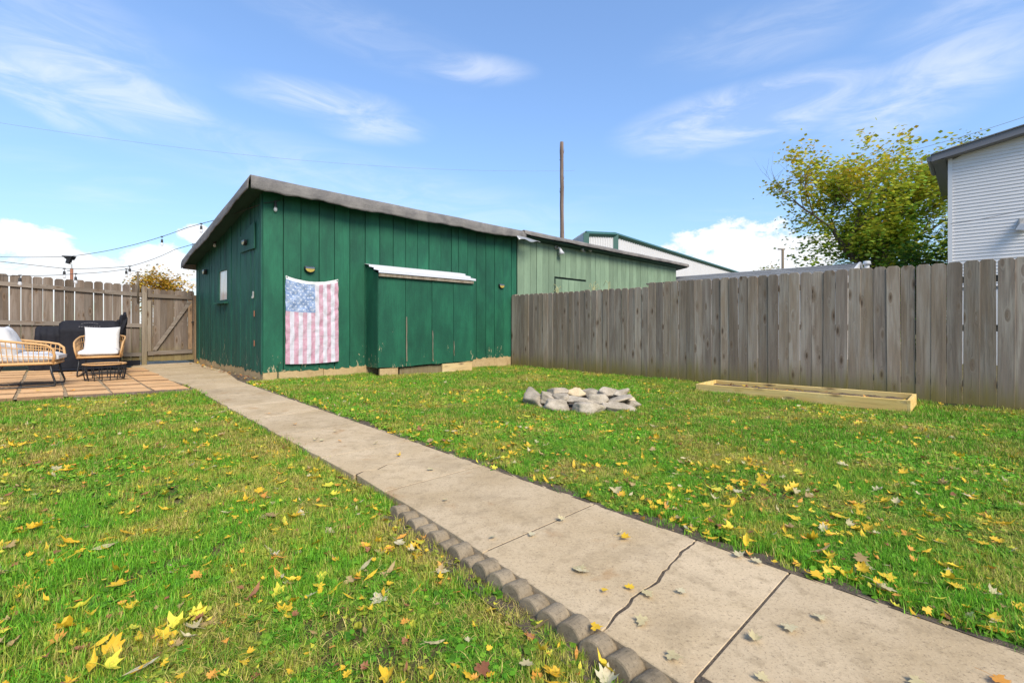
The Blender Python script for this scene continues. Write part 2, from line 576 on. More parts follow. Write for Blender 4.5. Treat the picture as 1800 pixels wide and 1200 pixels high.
def mat_roof():
    m, b, bs = material('roofing membrane')
    co = b.n('ShaderNodeTexCoord').outputs['Object']
    n1 = b.noise(co, 2.2, 5, 0.65, 0.6)
    n2 = b.noise(co, 90, 3, 0.7)
    n3 = b.noise(b.mapping(co, (1.2, 1.2, 7)), 1.6, 4, 0.6, 0.4)
    c = b.mix(b.step(n1, 0.3, 0.7), (0.10, 0.094, 0.094), (0.185, 0.172, 0.163))
    c = b.mix(b.math('MULTIPLY', b.step(n3, 0.55, 0.72), 0.6), c, (0.085, 0.08, 0.085))
    c = b.mix(b.math('MULTIPLY', b.step(n2, 0.5, 0.7), 0.35), c, (0.34, 0.30, 0.27))
    b.put(bs.inputs['Base Color'], c)
    bs.inputs['Roughness'].default_value = 0.8
    b.put(bs.inputs['Normal'], b.bump(b.math('ADD', n3, b.math('MULTIPLY', n2, 0.15)), 0.5, 0.03))
    return m


M['roof'] = mat_roof()


def mat_shingle():
    m, b, bs = material('grey shingle')
    co = b.n('ShaderNodeTexCoord').outputs['Object']
    br = b.n('ShaderNodeTexBrick', {'Vector': co, 'Color1': (0.12, 0.125, 0.13, 1), 'Color2': (0.2, 0.205, 0.21, 1), 'Mortar': (0.09, 0.09, 0.095, 1),
                                    'Scale': 1.0, 'Mortar Size': 0.012, 'Brick Width': 0.33, 'Row Height': 0.14})
    n = b.noise(co, 40, 3, 0.7)
    b.put(bs.inputs['Base Color'], b.mix(b.math('MULTIPLY', n, 0.5), br.outputs['Color'], (0.14, 0.15, 0.16)))
    bs.inputs['Roughness'].default_value = 0.9
    return m


M['shingle'] = mat_shingle()


def mat_glass_window():
    m, b, bs = material('curtained pane')
    co = b.n('ShaderNodeTexCoord').outputs['Object']
    n = b.noise(b.mapping(co, (1, 5, 1.2)), 1.6, 3, 0.5)
    b.put(bs.inputs['Base Color'], b.mix(b.step(n, 0.35, 0.65), (0.62, 0.50, 0.40), (0.72, 0.66, 0.62)))
    bs.inputs['Roughness'].default_value = 0.18
    return m


M['pane'] = mat_glass_window()


def mat_soil():
    m, b, bs = material('lawn soil')
    co = b.n('ShaderNodeNewGeometry').outputs['Position']
    n1 = b.noise(co, 1.1, 4, 0.6, 0.3)
    n2 = b.noise(co, 22, 5, 0.7)
    n3 = b.noise(co, 160, 3, 0.75)
    c = b.mix(b.step(n1, 0.35, 0.65), (0.075, 0.085, 0.022), (0.16, 0.125, 0.06))
    c = b.mix(b.step(n2, 0.45, 0.7), c, (0.10, 0.075, 0.045))
    c = b.mix(b.math('MULTIPLY', b.step(n3, 0.5, 0.7), 0.7), c, (0.24, 0.19, 0.10))
    b.put(bs.inputs['Base Color'], c)
    bs.inputs['Roughness'].default_value = 0.95
    bs.inputs['Specular IOR Level'].default_value = 0.1
    b.put(bs.inputs['Normal'], b.bump(b.math('ADD', n2, n3), 0.8, 0.02))
    return m


def mat_dirt():
    m, b, bs = material('dark soil')
    co = b.n('ShaderNodeNewGeometry').outputs['Position']
    n2 = b.noise(co, 18, 5, 0.7)
    n3 = b.noise(co, 120, 3, 0.75)
    c = b.mix(b.step(n2, 0.35, 0.7), (0.085, 0.06, 0.04), (0.19, 0.14, 0.09))
    c = b.mix(b.math('MULTIPLY', b.step(n3, 0.55, 0.7), 0.6), c, (0.2, 0.16, 0.11))
    b.put(bs.inputs['Base Color'], c)
    bs.inputs['Roughness'].default_value = 0.95
    b.put(bs.inputs['Normal'], b.bump(b.math('ADD', n2, n3), 0.9, 0.03))
    return m


M['soil'] = mat_soil()
M['dirt'] = mat_dirt()


def mat_grass():
    m, b, bs = material('lawn grass')
    pos = b.n('ShaderNodeNewGeometry').outputs['Position']
    oi = b.n('ShaderNodeObjectInfo').outputs['Random']
    tint = b.n('ShaderNodeVertexColor', layer_name='tint').outputs['Color']
    st = b.n('ShaderNodeSeparateColor', {'Color': tint})
    p1 = b.noise(pos, 0.85, 3, 0.55, 0.4)
    p2 = b.noise(b.vmath('ADD', pos, (9, 4, 0)), 2.6, 4, 0.6, 0.4)
    lush = b.mix(oi, (0.092, 0.285, 0.015), (0.21, 0.455, 0.03))
    olive = b.mix(oi, (0.25, 0.325, 0.03), (0.40, 0.43, 0.055))
    straw = b.mix(oi, (0.40, 0.32, 0.085), (0.58, 0.46, 0.16))
    mixv = b.math('ADD', b.math('MULTIPLY', p1, 0.55), b.math('MULTIPLY', p2, 0.6))
    across = b.vmath('DOT_PRODUCT', b.vmath('SUBTRACT', pos, tuple(A0)), tuple(PN))
    mixv = b.math('ADD', mixv, b.math('MULTIPLY', b.step(across, 0.4, -0.3), 0.035))        # the lawn left of the path is drier
    f1 = b.step(b.math('ADD', mixv, b.math('MULTIPLY', b.math('SUBTRACT', oi, 0.5), 0.14)), 0.545, 0.685)
    f2 = b.step(b.math('ADD', mixv, b.math('MULTIPLY', b.math('SUBTRACT', st.outputs[0], 0.5), 0.34)), 0.625, 0.785)
    c = b.mix(f1, lush, olive)
    c = b.mix(f2, c, straw)
    c = b.mix(b.step(st.outputs[0], 0.84, 0.9), c, straw)
    tone = b.lerp(st.outputs[1], 0, 1, 0.5, 1.42)
    c = b.mix(1.0, c, b.n('ShaderNodeCombineColor', {'Red': tone, 'Green': tone, 'Blue': tone}).outputs[0], 'MULTIPLY')
    b.put(bs.inputs['Base Color'], c)
    bs.inputs['Roughness'].default_value = 0.55
    bs.inputs['Specular IOR Level'].default_value = 0.25
    tr = b.n('ShaderNodeBsdfTranslucent', {'Color': c})
    mx = b.n('ShaderNodeMixShader', {'Fac': 0.3})
    b.link(bs.outputs[0], mx.inputs[1])
    b.link(tr.outputs[0], mx.inputs[2])
    b.link(mx.outputs[0], b.nt.nodes['Material Output'].inputs[0])
    return m


M['grass'] = mat_grass()


def mat_leaf(name, c1, c2, trans=0.25):
    m, b, bs = material(name)
    co = b.n('ShaderNodeTexCoord').outputs['Object']
    oi = b.n('ShaderNodeObjectInfo').outputs['Random']
    n = b.noise(co, 26, 4, 0.6)
    c = b.mix(b.step(b.math('ADD', b.math('MULTIPLY', n, 0.6), b.math('MULTIPLY', oi, 0.4)), 0.3, 0.7), c1, c2)
    n2 = b.noise(b.vmath('ADD', co, b.n('ShaderNodeCombineXYZ', {'X': b.math('MULTIPLY', oi, 9.0)}).outputs[0]), 3.5, 4, 0.6)
    c = b.mix(b.math('MULTIPLY', b.step(n2, 0.52, 0.72), 0.55), c, [c1[0] * 0.72, c1[1] * 0.52, c1[2] * 0.6])
    b.put(bs.inputs['Base Color'], c)
    bs.inputs['Roughness'].default_value = 0.6
    tr = b.n('ShaderNodeBsdfTranslucent', {'Color': c})
    mx = b.n('ShaderNodeMixShader', {'Fac': trans})
    b.link(bs.outputs[0], mx.inputs[1])
    b.link(tr.outputs[0], mx.inputs[2])
    b.link(mx.outputs[0], b.nt.nodes['Material Output'].inputs[0])
    return m


LEAFM = {'yellow': mat_leaf('yellow leaf', (0.66, 0.40, 0.018), (0.76, 0.54, 0.035)),
         'cream': mat_leaf('cream leaf', (0.50, 0.42, 0.22), (0.58, 0.52, 0.34)),
         'orange': mat_leaf('orange leaf', (0.62, 0.27, 0.04), (0.72, 0.38, 0.06)),
         'brown': mat_leaf('brown leaf', (0.23, 0.085, 0.035), (0.38, 0.17, 0.075)),
         'tan': mat_leaf('tan leaf', (0.34, 0.23, 0.09), (0.46, 0.33, 0.15)),
         'lime': mat_leaf('lime leaf', (0.62, 0.58, 0.05), (0.7, 0.62, 0.06))}


def mat_foliage(name):
    m, b, bs = material(name)
    tint = b.n('ShaderNodeVertexColor', layer_name='tint').outputs['Color']
    b.put(bs.inputs['Base Color'], tint)
    bs.inputs['Roughness'].default_value = 0.55
    bs.inputs['Specular IOR Level'].default_value = 0.3
    tr = b.n('ShaderNodeBsdfTranslucent', {'Color': tint})
    mx = b.n('ShaderNodeMixShader', {'Fac': 0.35})
    b.link(bs.outputs[0], mx.inputs[1])
    b.link(tr.outputs[0], mx.inputs[2])
    b.link(mx.outputs[0], b.nt.nodes['Material Output'].inputs[0])
    return m


M['foliage'] = mat_foliage('tree foliage')
M['bark'] = weathered('bark', (0.10, 0.075, 0.055), (0.12, 0.09, 0.065), (0.17, 0.13, 0.1), 0.0, knots=False)

# ------------------------------------------------------------------ ground, path, patio
xs = []
q = -9.0
while q <= 9.001:
    xs.append(q)
    q += 0.1
xs = [-400, -200, -100, -60, -40, -28, -20, -15, -12, -10.3] + xs + [10.3, 12, 15, 20, 28, 40, 60, 100, 200, 400]
ys = []
q = 0.0
while q <= 13.4:
    ys.append(q)
    q += 0.1
ys = [-400, -150, -60, -30, -15, -8, -4, -2, -1, -0.5, -0.2] + ys + [14, 15.5, 18, 22, 28, 38, 55, 90, 160, 400]
mb = MB()
for y in ys:
    for x in xs:
        a, d = pcoord(x, y)
        z = gz(x, y)
        if -0.02 < d < PATH_W + 0.0:
            z -= 0.05
        mb.v.append((x, y, z))
nx = len(xs)
for j in range(len(ys) - 1):
    for i in range(nx - 1):
        mb.f.append((j * nx + i, j * nx + i + 1, (j + 1) * nx + i + 1, (j + 1) * nx + i))
        mb.m.append(0)
mb.build('ground', M['soil'], None, True, kind='structure')


def pp(a, d, z=0.0):
    q = A0 + PD * a + PN * d
    return Vector((q.x, q.y, z))


path = thing('path', None, None, kind='structure')


def slab(poly, top, thick=0.11):
    """poly: list of (a, d) anticlockwise from above"""
    bm = bmesh.new()
    vs = [bm.verts.new(pp(a, d, top)) for a, d in poly]
    f = bm.faces.new(vs)
    bm.normal_update()
    if f.normal.z < 0:
        f.normal_flip()
    ext = bmesh.ops.extrude_face_region(bm, geom=[f])
    lowv = [e for e in ext['geom'] if isinstance(e, bmesh.types.BMVert)]
    bmesh.ops.translate(bm, verts=lowv, vec=(0, 0, -thick))
    bmesh.ops.recalc_face_normals(bm, faces=bm.faces)
    tope = [e for e in bm.edges if all(abs(v.co.z - top) < 1e-5 for v in e.verts)]
    bmesh.ops.bevel(bm, geom=tope, offset=0.003, segments=1, affect='EDGES', profile=0.5)
    link('slab', bm_finish(bm, 'slab', M['concrete']), path)


def jag(a0, d0, a1, d1, n, amp, seed):
    rr = random.Random(seed)
    return [(a0 + (a1 - a0) * i / n + (rr.uniform(-amp, amp) if 0 < i < n else 0), d0 + (d1 - d0) * i / n) for i in range(n + 1)]


def edge_pts(a0, a1, d, seed, amp=0.010):
    """a slightly chipped slab edge between two joints"""
    rr = random.Random(seed)
    n = max(2, int(abs(a1 - a0) / 0.09))
    return [(a0 + (a1 - a0) * i / n, d + rr.uniform(-amp, amp)) for i in range(1, n)]


fillm = MB()
fillm.prism([pp(-2.3, -0.02, -0.002), pp(-2.3, PATH_W - 0.03, -0.002), pp(8.4, PATH_W - 0.03, -0.002), pp(8.4, 0.03, -0.002), pp(1.36, 0.02, -0.002), pp(0.5, -0.02, -0.002), pp(-0.2, -0.08, -0.002)], (0, 0, 0.03))
fillm.build('joint_soil', M['dirt'], path, kind='stuff')


def edge_l(a):
    return -0.105 * (max(0.0, 1.36 - a) / 1.56) ** 1.15


joints = [-2.3, -1.31, -0.337, 0.637, 1.61, 2.58, 3.55, 4.55, 5.55, 6.55, 7.55, 8.5]
for i in range(len(joints) - 1):
    a0, a1 = joints[i] + 0.003, joints[i + 1] - 0.003
    top = 0.0
    L = 0.0 if a0 > -0.5 else -0.045
    Rr = PATH_W
    if i == 2:   # the slab with the crack right across it
        crack = []
        for k in range(31):
            d = edge_l(-0.02) + (Rr - edge_l(-0.02)) * k / 30
            wob = 0.026 * mnoise.noise(Vector((d * 5.5, 3.3, 0))) + 0.014 * mnoise.noise(Vector((d * 17, 1.3, 0))) + 0.006 * mnoise.noise(Vector((d * 60, 0, 2)))
            crack.append((-0.02 + 0.075 * d / Rr + wob * min(1, d * 6 + 0.9), d))
        slab([(a0, edge_l(a0))] + [(a0, Rr)] + edge_pts(a0, 0.03, Rr, 3) + [(a - 0.004, d) for a, d in reversed(crack)], top)
        slab([(a + 0.004 + 0.003 * math.sin(d * 23), d) for a, d in crack] + edge_pts(0.06, a1, Rr, 4) + [(a1, Rr), (a1, edge_l(a1)), (0.3, edge_l(0.3))], top)
    elif i == 3:
        slab([(a0, edge_l(a0)), (a0, Rr)] + edge_pts(a0, a1, Rr, 5 + i) + [(a1, Rr), (a1, 0.0), (1.36, 0.0), (1.0, edge_l(1.0))], top)
    elif i == 4:
        crack = [(2.02, L), (2.06, 0.08), (2.03, 0.17), (2.09, 0.27), (2.10, 0.36)]
        slab([(a0, L), (a0, Rr)] + edge_pts(a0, a1, Rr, 5 + i) + [(a1, Rr), (a1, L)] + [(2.035, L), (2.073, 0.08), (2.043, 0.17), (2.099, 0.27), (2.104, 0.37), (2.092, 0.275), (2.037, 0.178), (2.064, 0.086), (2.027, L + 0.02)], top)
    else:
        slab([(a0, L), (a0, Rr)] + edge_pts(a0, a1, Rr, 5 + i) + [(a1, Rr), (a1, L)] + edge_pts(a1, a0, L, 50 + i), top)
# broken corner pieces beside the edging stones, near the camera
slab([(-0.72, -0.145), (-0.72, -0.065), (-0.55, -0.07), (-0.42, -0.062), (-0.345, -0.075), (-0.345, -0.115), (-0.5, -0.125)], -0.016)
slab([(-1.30, -0.19), (-1.30, -0.06), (-0.73, -0.065), (-0.73, -0.145)], -0.01)
# wider concrete between the patio and the shed, up to the gate
far_poly = [(8.52, PATH_W), (8.52, -0.36)]


def flat_slab(pts, top, thick=0.1, mat='concrete', par=path, name='slab'):
    m = MB()
    m.prism([Vector((q.x, q.y, top)) for q in pts], (0, 0, thick))
    return m.build(name, M[mat], par)


C0 = G0(462, 668)              # corner of the shed on the ground
gate_l = G0(255, 641)
gate_r = G0(341, 636.5)
flat_slab([pp(8.51, -0.02), pp(8.51, PATH_W), C0 + D1 * 2.2 - D2 * 0.05, C0 + D1 * 5.9 - D2 * 0.02, gate_r + D1 * 1.2, gate_l + D1 * 1.2 + D2 * 0.05, pp(13.2, -0.4), pp(10.6, -0.3)], 0.001)
# strip of dirt between path and shed foundation
m = MB()
m.prism([pp(7.2, PATH_W + 0.0, -0.02), pp(7.2, PATH_W + 0.10, -0.02), C0 + D1 * 0.0 - D2 * 0.03 + Vector((0, 0, 0.0)), C0 + D1 * 5.3 - D2 * 0.02, C0 + D1 * 5.3 - D2 * 0.12, pp(8.6, PATH_W + 0.03, -0.01)], (0, 0, 0.2))
m.build('soil_strip', M['dirt'], None, kind='structure')

def soil_edge(a0, a1, d0, wid, name):
    m = MB()
    n = int((a1 - a0) / 0.04)

    def fn(u, v):
        a = a0 + (a1 - a0) * u
        w_ = wid * (0.75 + 0.9 * max(-0.7, mnoise.noise(Vector((a * 2.3, 1.1, wid)))) + 0.5 * mnoise.noise(Vector((a * 9, 4.1, wid))))
        d = d0(a) + w_ * v
        q = pp(a, d)
        q.z = gz(q.x, q.y) + 0.004 + 0.012 * (1 - v) + 0.008 * mnoise.noise(Vector((q.x * 30, q.y * 30, 1)))
        return q
    m.grid(fn, n, 5)
    return m.build(name, M['dirt'], None, True, kind='structure')


soil_edge(-1.2, 7.2, lambda a: PATH_W - 0.015, 0.11, 'soil_edge')
soil_edge(-1.0, 1.4, lambda a: edge_l(a) - 0.17, 0.16, 'soil_edge')

# patio: pavers laid in columns with gravel between
patio = thing('patio', None, None, kind='structure')
PC = G0(333, 684)              # front right corner
prow, pcolw = 0.56, 0.465


def pat(i_s, i_t, dz=0.0):
    """patio frame: i_s to the left (-D2), i_t away (D1)"""
    q = PC - D2 * i_s + D1 * i_t
    return Vector((q.x, q.y, patio_z(q.x, q.y) + dz))


PTH = R(6)   # the paving runs a little off the path
D2p = Vector((math.cos(R(45) - PTH * 0.5), math.sin(R(45) - PTH * 0.5), 0))


def pat2(i_s, i_t, dz=0.0):
    q = PC - D2p * i_s + D1 * i_t
    return Vector((q.x, q.y, patio_z(q.x, q.y) + dz))


gb = MB()
gb.grid(lambda u, v: pat2(u * 6.2, v * 4.9, -0.012 + 0.006 * mnoise.noise(Vector((u * 90, v * 70, 0)))), 60, 50)
gb.build('joint_gravel', M['gravel'], patio, kind='stuff')
rp = random.Random(21)
for ci in range(13):
    for ri in range(9):
        s0, t0 = ci * pcolw, ri * prow
        gap_s = 0.036
        jx = rp.uniform(-0.008, 0.008)
        dz = rp.uniform(-0.005, 0.006)
        w, h = pcolw - gap_s, prow - 0.024
        q = [pat2(s0 + jx, t0, dz), pat2(s0 + w + jx, t0 + rp.uniform(-.004, .004), dz + rp.uniform(-.004, .004)), pat2(s0 + w + jx, t0 + h, dz), pat2(s0 + jx, t0 + h + rp.uniform(-.004, .004), dz + rp.uniform(-.004, .004))]
        m = MB()
        for j, up_d in enumerate((0.005, 0.005, -0.004, -0.004)):
            q[j].z += up_d
        m.prism(q[::-1] if (q[1] - q[0]).cross(q[2] - q[0]).z < 0 else q, (0, 0, 0.05))
        m.m = [0] + [1] * 5
        m.build('paver', [M['paver'], M['paver_side']], patio)
m = MB()
ed = [pat2(-0.06, -0.03, 0.0), pat2(0.3, -0.03, 0.0), pat2(0.9, -0.035, 0.002), pat2(1.3, -0.03, -0.02)]
for i in range(3):
    p0, p1 = ed[i], ed[i + 1]
    ax = (p1 - p0)
    m.box((p0 + p1) / 2 - Vector((0, 0, 0.035)), (ax.length, 0.03, 0.075), Matrix.Rotation(math.atan2(ax.y, ax.x), 3, 'Z'))
m.build('edge_board', M['pole_wood'], patio)

# ------------------------------------------------------------------ dark green shed
SH = R(45)
FZ = 0.125     # bottom of the siding


def s_of_u(u):
    r = (u - 900) / F_PX
    return (-C0.x + C0.y * r) / (S2 * (1 - r))


def t_of_u(u):
    r = (u - 900) / F_PX
    return (C0.x - C0.y * r) / (S2 * (1 + r))


def SL(s, t, z=0.0):
    q = C0 + D2 * s + D1 * t
    return Vector((q.x, q.y, z))


def roof_z(t):
    return 3.55 - 0.158 * (t + 0.28)


shed = thing('green_shed', 'dark green wooden shed with grey sagging roof edge, at the end of the path', 'shed', (C0.x, C0.y, 0), SH)
GL = 5.28        # gable length
S_END = 6.50
core = MB()
core.prism([(0.04, 0.04, FZ + 0.02), (S_END, 0.04, FZ + 0.02), (S_END, 0.04, roof_z(0) - 0.13), (0.04, 0.04, roof_z(0) - 0.13)], (0, -0.02, 0))
core.prism([(0.04, GL, FZ + 0.02), (0.04, 0.06, FZ + 0.02), (0.04, 0.06, roof_z(0) - 0.13), (0.04, GL, roof_z(GL) - 0.13)], (-0.02, 0, 0))
core.build('wall', M['dark_gap'], shed)


def board_front(s0, s1, z0, z1, y, mat, par, rr, thick=0.022, rag=0.02, name='board'):
    """vertical board facing -y; ragged lower end"""
    m = MB()
    n = 4
    poly = [(s0, y, z1), (s0, y, z0 + rr.uniform(-rag, rag))]
    for k in range(1, n):
        poly.append((s0 + (s1 - s0) * k / n, y, z0 + rr.uniform(-rag, rag)))
    poly += [(s1, y, z0 + rr.uniform(-rag, rag)), (s1, y, z1)]
    m.prism(poly, (0, -thick, 0))
    return m.build(name, mat, par, bevel=0.003)


def board_side(t0, t1, z0, z1a, z1b, x, mat, par, rr, thick=0.022, rag=0.03, name='board'):
    """vertical board facing -x, top cut on the slope"""
    m = MB()
    n = 4
    poly = [(x, t1, z1b), (x, t1, z0 + rr.uniform(-rag, rag))]
    for k in range(1, n):
        poly.append((x, t1 + (t0 - t1) * k / n, z0 + rr.uniform(-rag, rag)))
    poly += [(x, t0, z0 + rr.uniform(-rag, rag)), (x, t0, z1a)]
    m.prism(poly, (-thick, 0, 0))
    return m.build(name, mat, par, bevel=0.003)


rb = random.Random(5)
seams_u = [462, 498, 529, 561, 588, 615, 642, 667.5, 691, 713, 734, 754, 775, 793.5, 806, 822, 837.5, 854, 869, 884.6, 899, 908]
seams = [s_of_u(u) for u in seams_u]
seams[0] = 0.0
for i in range(len(seams) - 1):
    y = rb.uniform(-0.006, 0.004)
    board_front(seams[i] + 0.006, seams[i + 1] - 0.006, FZ + (0.0 if i > 0 else -0.01), roof_z(0) - 0.12, y, M['green'], shed, rb)
# gable boards, cut round window and hatch
wt0, wt1, wz0, wz1 = t_of_u(400), t_of_u(384), 0, 0
wz0 = P(392, 531, (C0 + D1 * (wt0 + wt1) / 2).y).z
wz1 = P(392, 472, (C0 + D1 * (wt0 + wt1) / 2).y).z
gs = [0.0]
while gs[-1] < GL - 0.15:
    gs.append(min(GL, gs[-1] + rb.choice([0.17, 0.2, 0.215, 0.235])))
gs[-1] = GL
for i in range(len(gs) - 1):
    t0, t1 = gs[i] + 0.009 + (0.024 if i == 0 else 0), gs[i + 1] - 0.009
    x = rb.uniform(-0.008, 0.005)
    z0 = FZ + rb.uniform(-0.03, 0.03)
    za, zb = roof_z(t0) - 0.125, roof_z(t1) - 0.125
    if t1 > wt0 and t0 < wt1:
        lo, hi = max(t0, wt0 - 0.0), min(t1, wt1)
        board_side(t0, t1, z0, wz0, wz0, x, M['green_old'], shed, rb)
        board_side(t0, t1, wz1, za, zb, x, M['green_old'], shed, rb, rag=0.0)
        if t0 < wt0 - 0.02:
            board_side(t0, wt0, wz0, wz1, wz1, x, M['green_old'], shed, rb, rag=0.0)
        if t1 > wt1 + 0.02:
            board_side(wt1, t1, wz0, wz1, wz1, x, M['green_old'], shed, rb, rag=0.0)
    else:
        board_side(t0, t1, z0, za, zb, x, M['green_old'], shed, rb)
# corner trim
m = MB()
m.box((-0.012, 0.045, (FZ + roof_z(0) - 0.12) / 2 - 0.03), (0.022, 0.085, roof_z(0) - 0.14 - FZ))
m.build('corner_trim', M['green_old'], shed, bevel=0.003)
# window
win = MB()
wc, ww, wh = (wt0 + wt1) / 2, wt1 - wt0, wz1 - wz0
for (ty, tz, sy, sz) in ((wt0 + 0.025, (wz0 + wz1) / 2, 0.05, wh), (wt1 - 0.025, (wz0 + wz1) / 2, 0.05, wh), (wc, wz1 - 0.025, ww - 0.1, 0.05), (wc, wz0 + 0.025, ww - 0.1, 0.05)):
    win.box((0.014, ty, tz), (0.03, sy, sz))
wo_ = win.build('window', M['green_old'], shed)
pn = MB()
pn.box((0.022, wc, (wz0 + wz1) / 2), (0.008, ww - 0.1, wh - 0.1))
pn.build('pane', M['pane'], wo_)
si = MB()
si.box((-0.03, wc + 0.02, wz0 - 0.02), (0.1, ww + 0.14, 0.035))
si.build('sill', M['green_old'], wo_)
# hatch on the gable
ht0, ht1 = t_of_u(450), t_of_u(425)
hY = (C0 + D1 * (ht0 + ht1) / 2).y
hz0, hz1 = P(437, 441, hY).z, P(437, 400, hY).z
hat = MB()
hat.prism([(-0.034, ht1, hz1 - 0.14), (-0.034, ht1, hz0), (-0.034, ht0, hz0), (-0.034, ht0, hz1 + 0.05)], (-0.022, 0, 0))
ho = hat.build('hatch', M['green_old'], shed, bevel=0.003)
# hasp, pipe and small fittings on the gable
m = MB()
lt = t_of_u(448)
lz = P(448, 518, (C0 + D1 * lt).y).z
m.box((-0.03, lt, lz), (0.02, 0.04, 0.12))
m.box((-0.045, lt, lz - 0.05), (0.02, 0.05, 0.04))
m.build('latch', M['steel'], shed, bevel=0.003)
for k, zz in enumerate((lz - 0.35, lz - 0.9)):
    m = MB()
    m.box((-0.018, lt - 0.02, zz), (0.016, 0.02, 0.11))
    m.build('hinge', M['rust'], shed)
# small green pipe and tap at the foot of the front wall
m = MB()
sp0 = s_of_u(487)
m.tube([(sp0, -0.05, -0.05), (sp0, -0.05, 0.25), (sp0 + 0.01, -0.055, 0.31), (sp0 + 0.03, -0.06, 0.30)], 0.009, 6)
m.build('tap_pipe', M['green'], shed, True)
# foundation
m = MB()
fseg = [0, 1.95, 2.0, 4.5, S_END]


def fnd(s0, s1, mat, ztop, name='foundation_block', y0=0.004):
    m = MB()
    m.box(((s0 + s1) / 2, y0 + 0.09, (ztop - 0.5) / 2), (s1 - s0 - 0.006, 0.18, ztop + 0.5))
    return m.build(name, mat, shed, bevel=0.008)


fnd(0.0, 1.1, M['foundation'], FZ + 0.03)
fnd(1.1, 2.05, M['foundation'], FZ + 0.03)
fnd(2.05, 4.6, M['foundation'], FZ + 0.03)
fnd(4.6, S_END, M['foundation'], FZ + 0.03)
for k in range(3):
    m = MB()
    t0, t1 = 0.19 + k * 1.7, min(GL, 0.19 + (k + 1) * 1.7)
    m.box((0.095, (t0 + t1) / 2, (FZ + 0.03 - 0.5) / 2), (0.18, t1 - t0 - 0.006, FZ + 0.53))
    m.build('foundation_block', M['foundation'], shed, bevel=0.008)


# roof: deck, membrane draped over the edge
def roof_build(par, s0, s1, t0, t1, lift, drop, wob, left_skirt=True, mat='roof', right_skirt=False):
    m = MB()

    def top(s, t):
        return Vector((s, t, roof_z(t) + lift + 0.012 * mnoise.noise(Vector((s * 0.8, t * 0.8, 2)))))
    m.grid(lambda u, v: top(s0 + (s1 - s0) * u, t0 + (t1 - t0) * v), 60, 30)
    n = int((s1 - s0) * 9)

    def skirt(pt, out, n):
        rows = 7

        def fn(u, v):
            p, L = pt(u)
            nz = mnoise.noise(Vector((L * 1.4, v * 1.2, 3.1)))
            nz2 = mnoise.noise(Vector((L * 4.5, v * 2.0, 8.1)))
            d = drop * (1 + wob * 0.35 * mnoise.noise(Vector((L * 0.9, 0.2, 4))) + wob * 0.22 * mnoise.noise(Vector((L * 5.0, 0.7, 9))))
            bul = 0.035 * math.sin(min(1, v * 1.6) * math.pi / 2)
            q = p + out * (bul + wob * (0.03 * nz + 0.014 * nz2) * v)
            q.z = p.z - d * v ** 1.15
            return q
        m.grid(fn, n, rows)
    skirt(lambda u: (top(s0 + (s1 - s0) * u, t0), s0 + (s1 - s0) * u), Vector((0, -1, 0)), n)
    if left_skirt:
        skirt(lambda u: (top(s0, t0 + (t1 - t0) * u), -30 + t0 + (t1 - t0) * u), Vector((-1, 0, 0)), int((t1 - t0) * 9))
    if right_skirt:
        skirt(lambda u: (top(s1, t0 + (t1 - t0) * u), -60 + t0 + (t1 - t0) * u), Vector((1, 0, 0)), int((t1 - t0) * 5))
    skirt(lambda u: (top(s0 + (s1 - s0) * u, t1), 90 + s0 + (s1 - s0) * u), Vector((0, 1, 0)), int((s1 - s0) * 3))
    # underside
    m2 = MB()
    m2.prism([(s0 + 0.02, t0 + 0.02, roof_z(t0) - 0.10), (s0 + 0.02, t1 - 0.02, roof_z(t1) - 0.10), (s1 - 0.02, t1 - 0.02, roof_z(t1) - 0.10), (s1 - 0.02, t0 + 0.02, roof_z(t0) - 0.10)][::-1], (0, 0, 0.02))
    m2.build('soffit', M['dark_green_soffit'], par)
    r = m.build('roof', M[mat], par, True)
    sd = r.modifiers.new('solid', 'SOLIDIFY')
    sd.thickness = 0.008
    sd.offset = 0
    return r


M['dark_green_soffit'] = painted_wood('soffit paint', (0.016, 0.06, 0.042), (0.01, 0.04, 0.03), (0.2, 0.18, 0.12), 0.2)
roof_build(shed, -0.28, 6.56, -0.28, GL + 0.05, 0.0, 0.235, 0.48)

# loose flashing where the two roofs meet
m = MB()


def flap(u, v):
    s = 6.15 + 1.0 * u
    return Vector((s, -0.33 - 0.10 * v * (1 - u) - 0.03 * math.sin(u * 5), roof_z(-0.3) - 0.17 - 0.04 * u - 0.13 * v * (1 - 0.75 * u) + 0.03 * math.sin(u * 9) * v))


m.grid(flap, 14, 4)
fl = m.build('flashing', M['steel'], shed, True)
fl.modifiers.new('solid', 'SOLIDIFY').thickness = 0.004

# ------------------------------------------------------------------ lean-to cabinet on the shed front
bx0, bx1, bdp = s_of_u(643), 4.49, 0.52
bz0, bzf, bzb = 0.115, 2.03, 2.26
cab = thing('lean_to_cabinet', 'dark green plank lean-to cabinet with white metal top on shed front', 'cabinet', SL(bx0, 0), SH)
bw = bx1 - bx0
fs_ = [0.0, (713 - 665) / 167 * 1.0, 0, 0]
fe = [0.0]
for uu in (713.0, 759.5, 797.0, 832.0):
    # seam positions on the cabinet front, found on its own plane
    r = (uu - 900) / F_PX
    o = C0 - D1 * bdp
    fe.append((-o.x + o.y * r) / (S2 * (1 - r)) - bx0)
fe[-1] = bw
for i in range(4):
    board_front(fe[i] + 0.004, fe[i + 1] - 0.004, bz0 + 0.004 * i, bzf, -bdp + rb.uniform(-0.004, 0.004), M['green'], cab, rb, 0.02, 0.012)
for sx, x in ((-1, 0.0), (1, bw - 0.02)):
    m = MB()
    m.prism([(x, -0.03, bzb - 0.02), (x, -0.03, bz0), (x, -bdp + 0.024, bz0), (x, -bdp + 0.024, bzf)], (-0.02, 0, 0))
    m.build('side_panel', M['green'], cab, bevel=0.003)
m = MB()
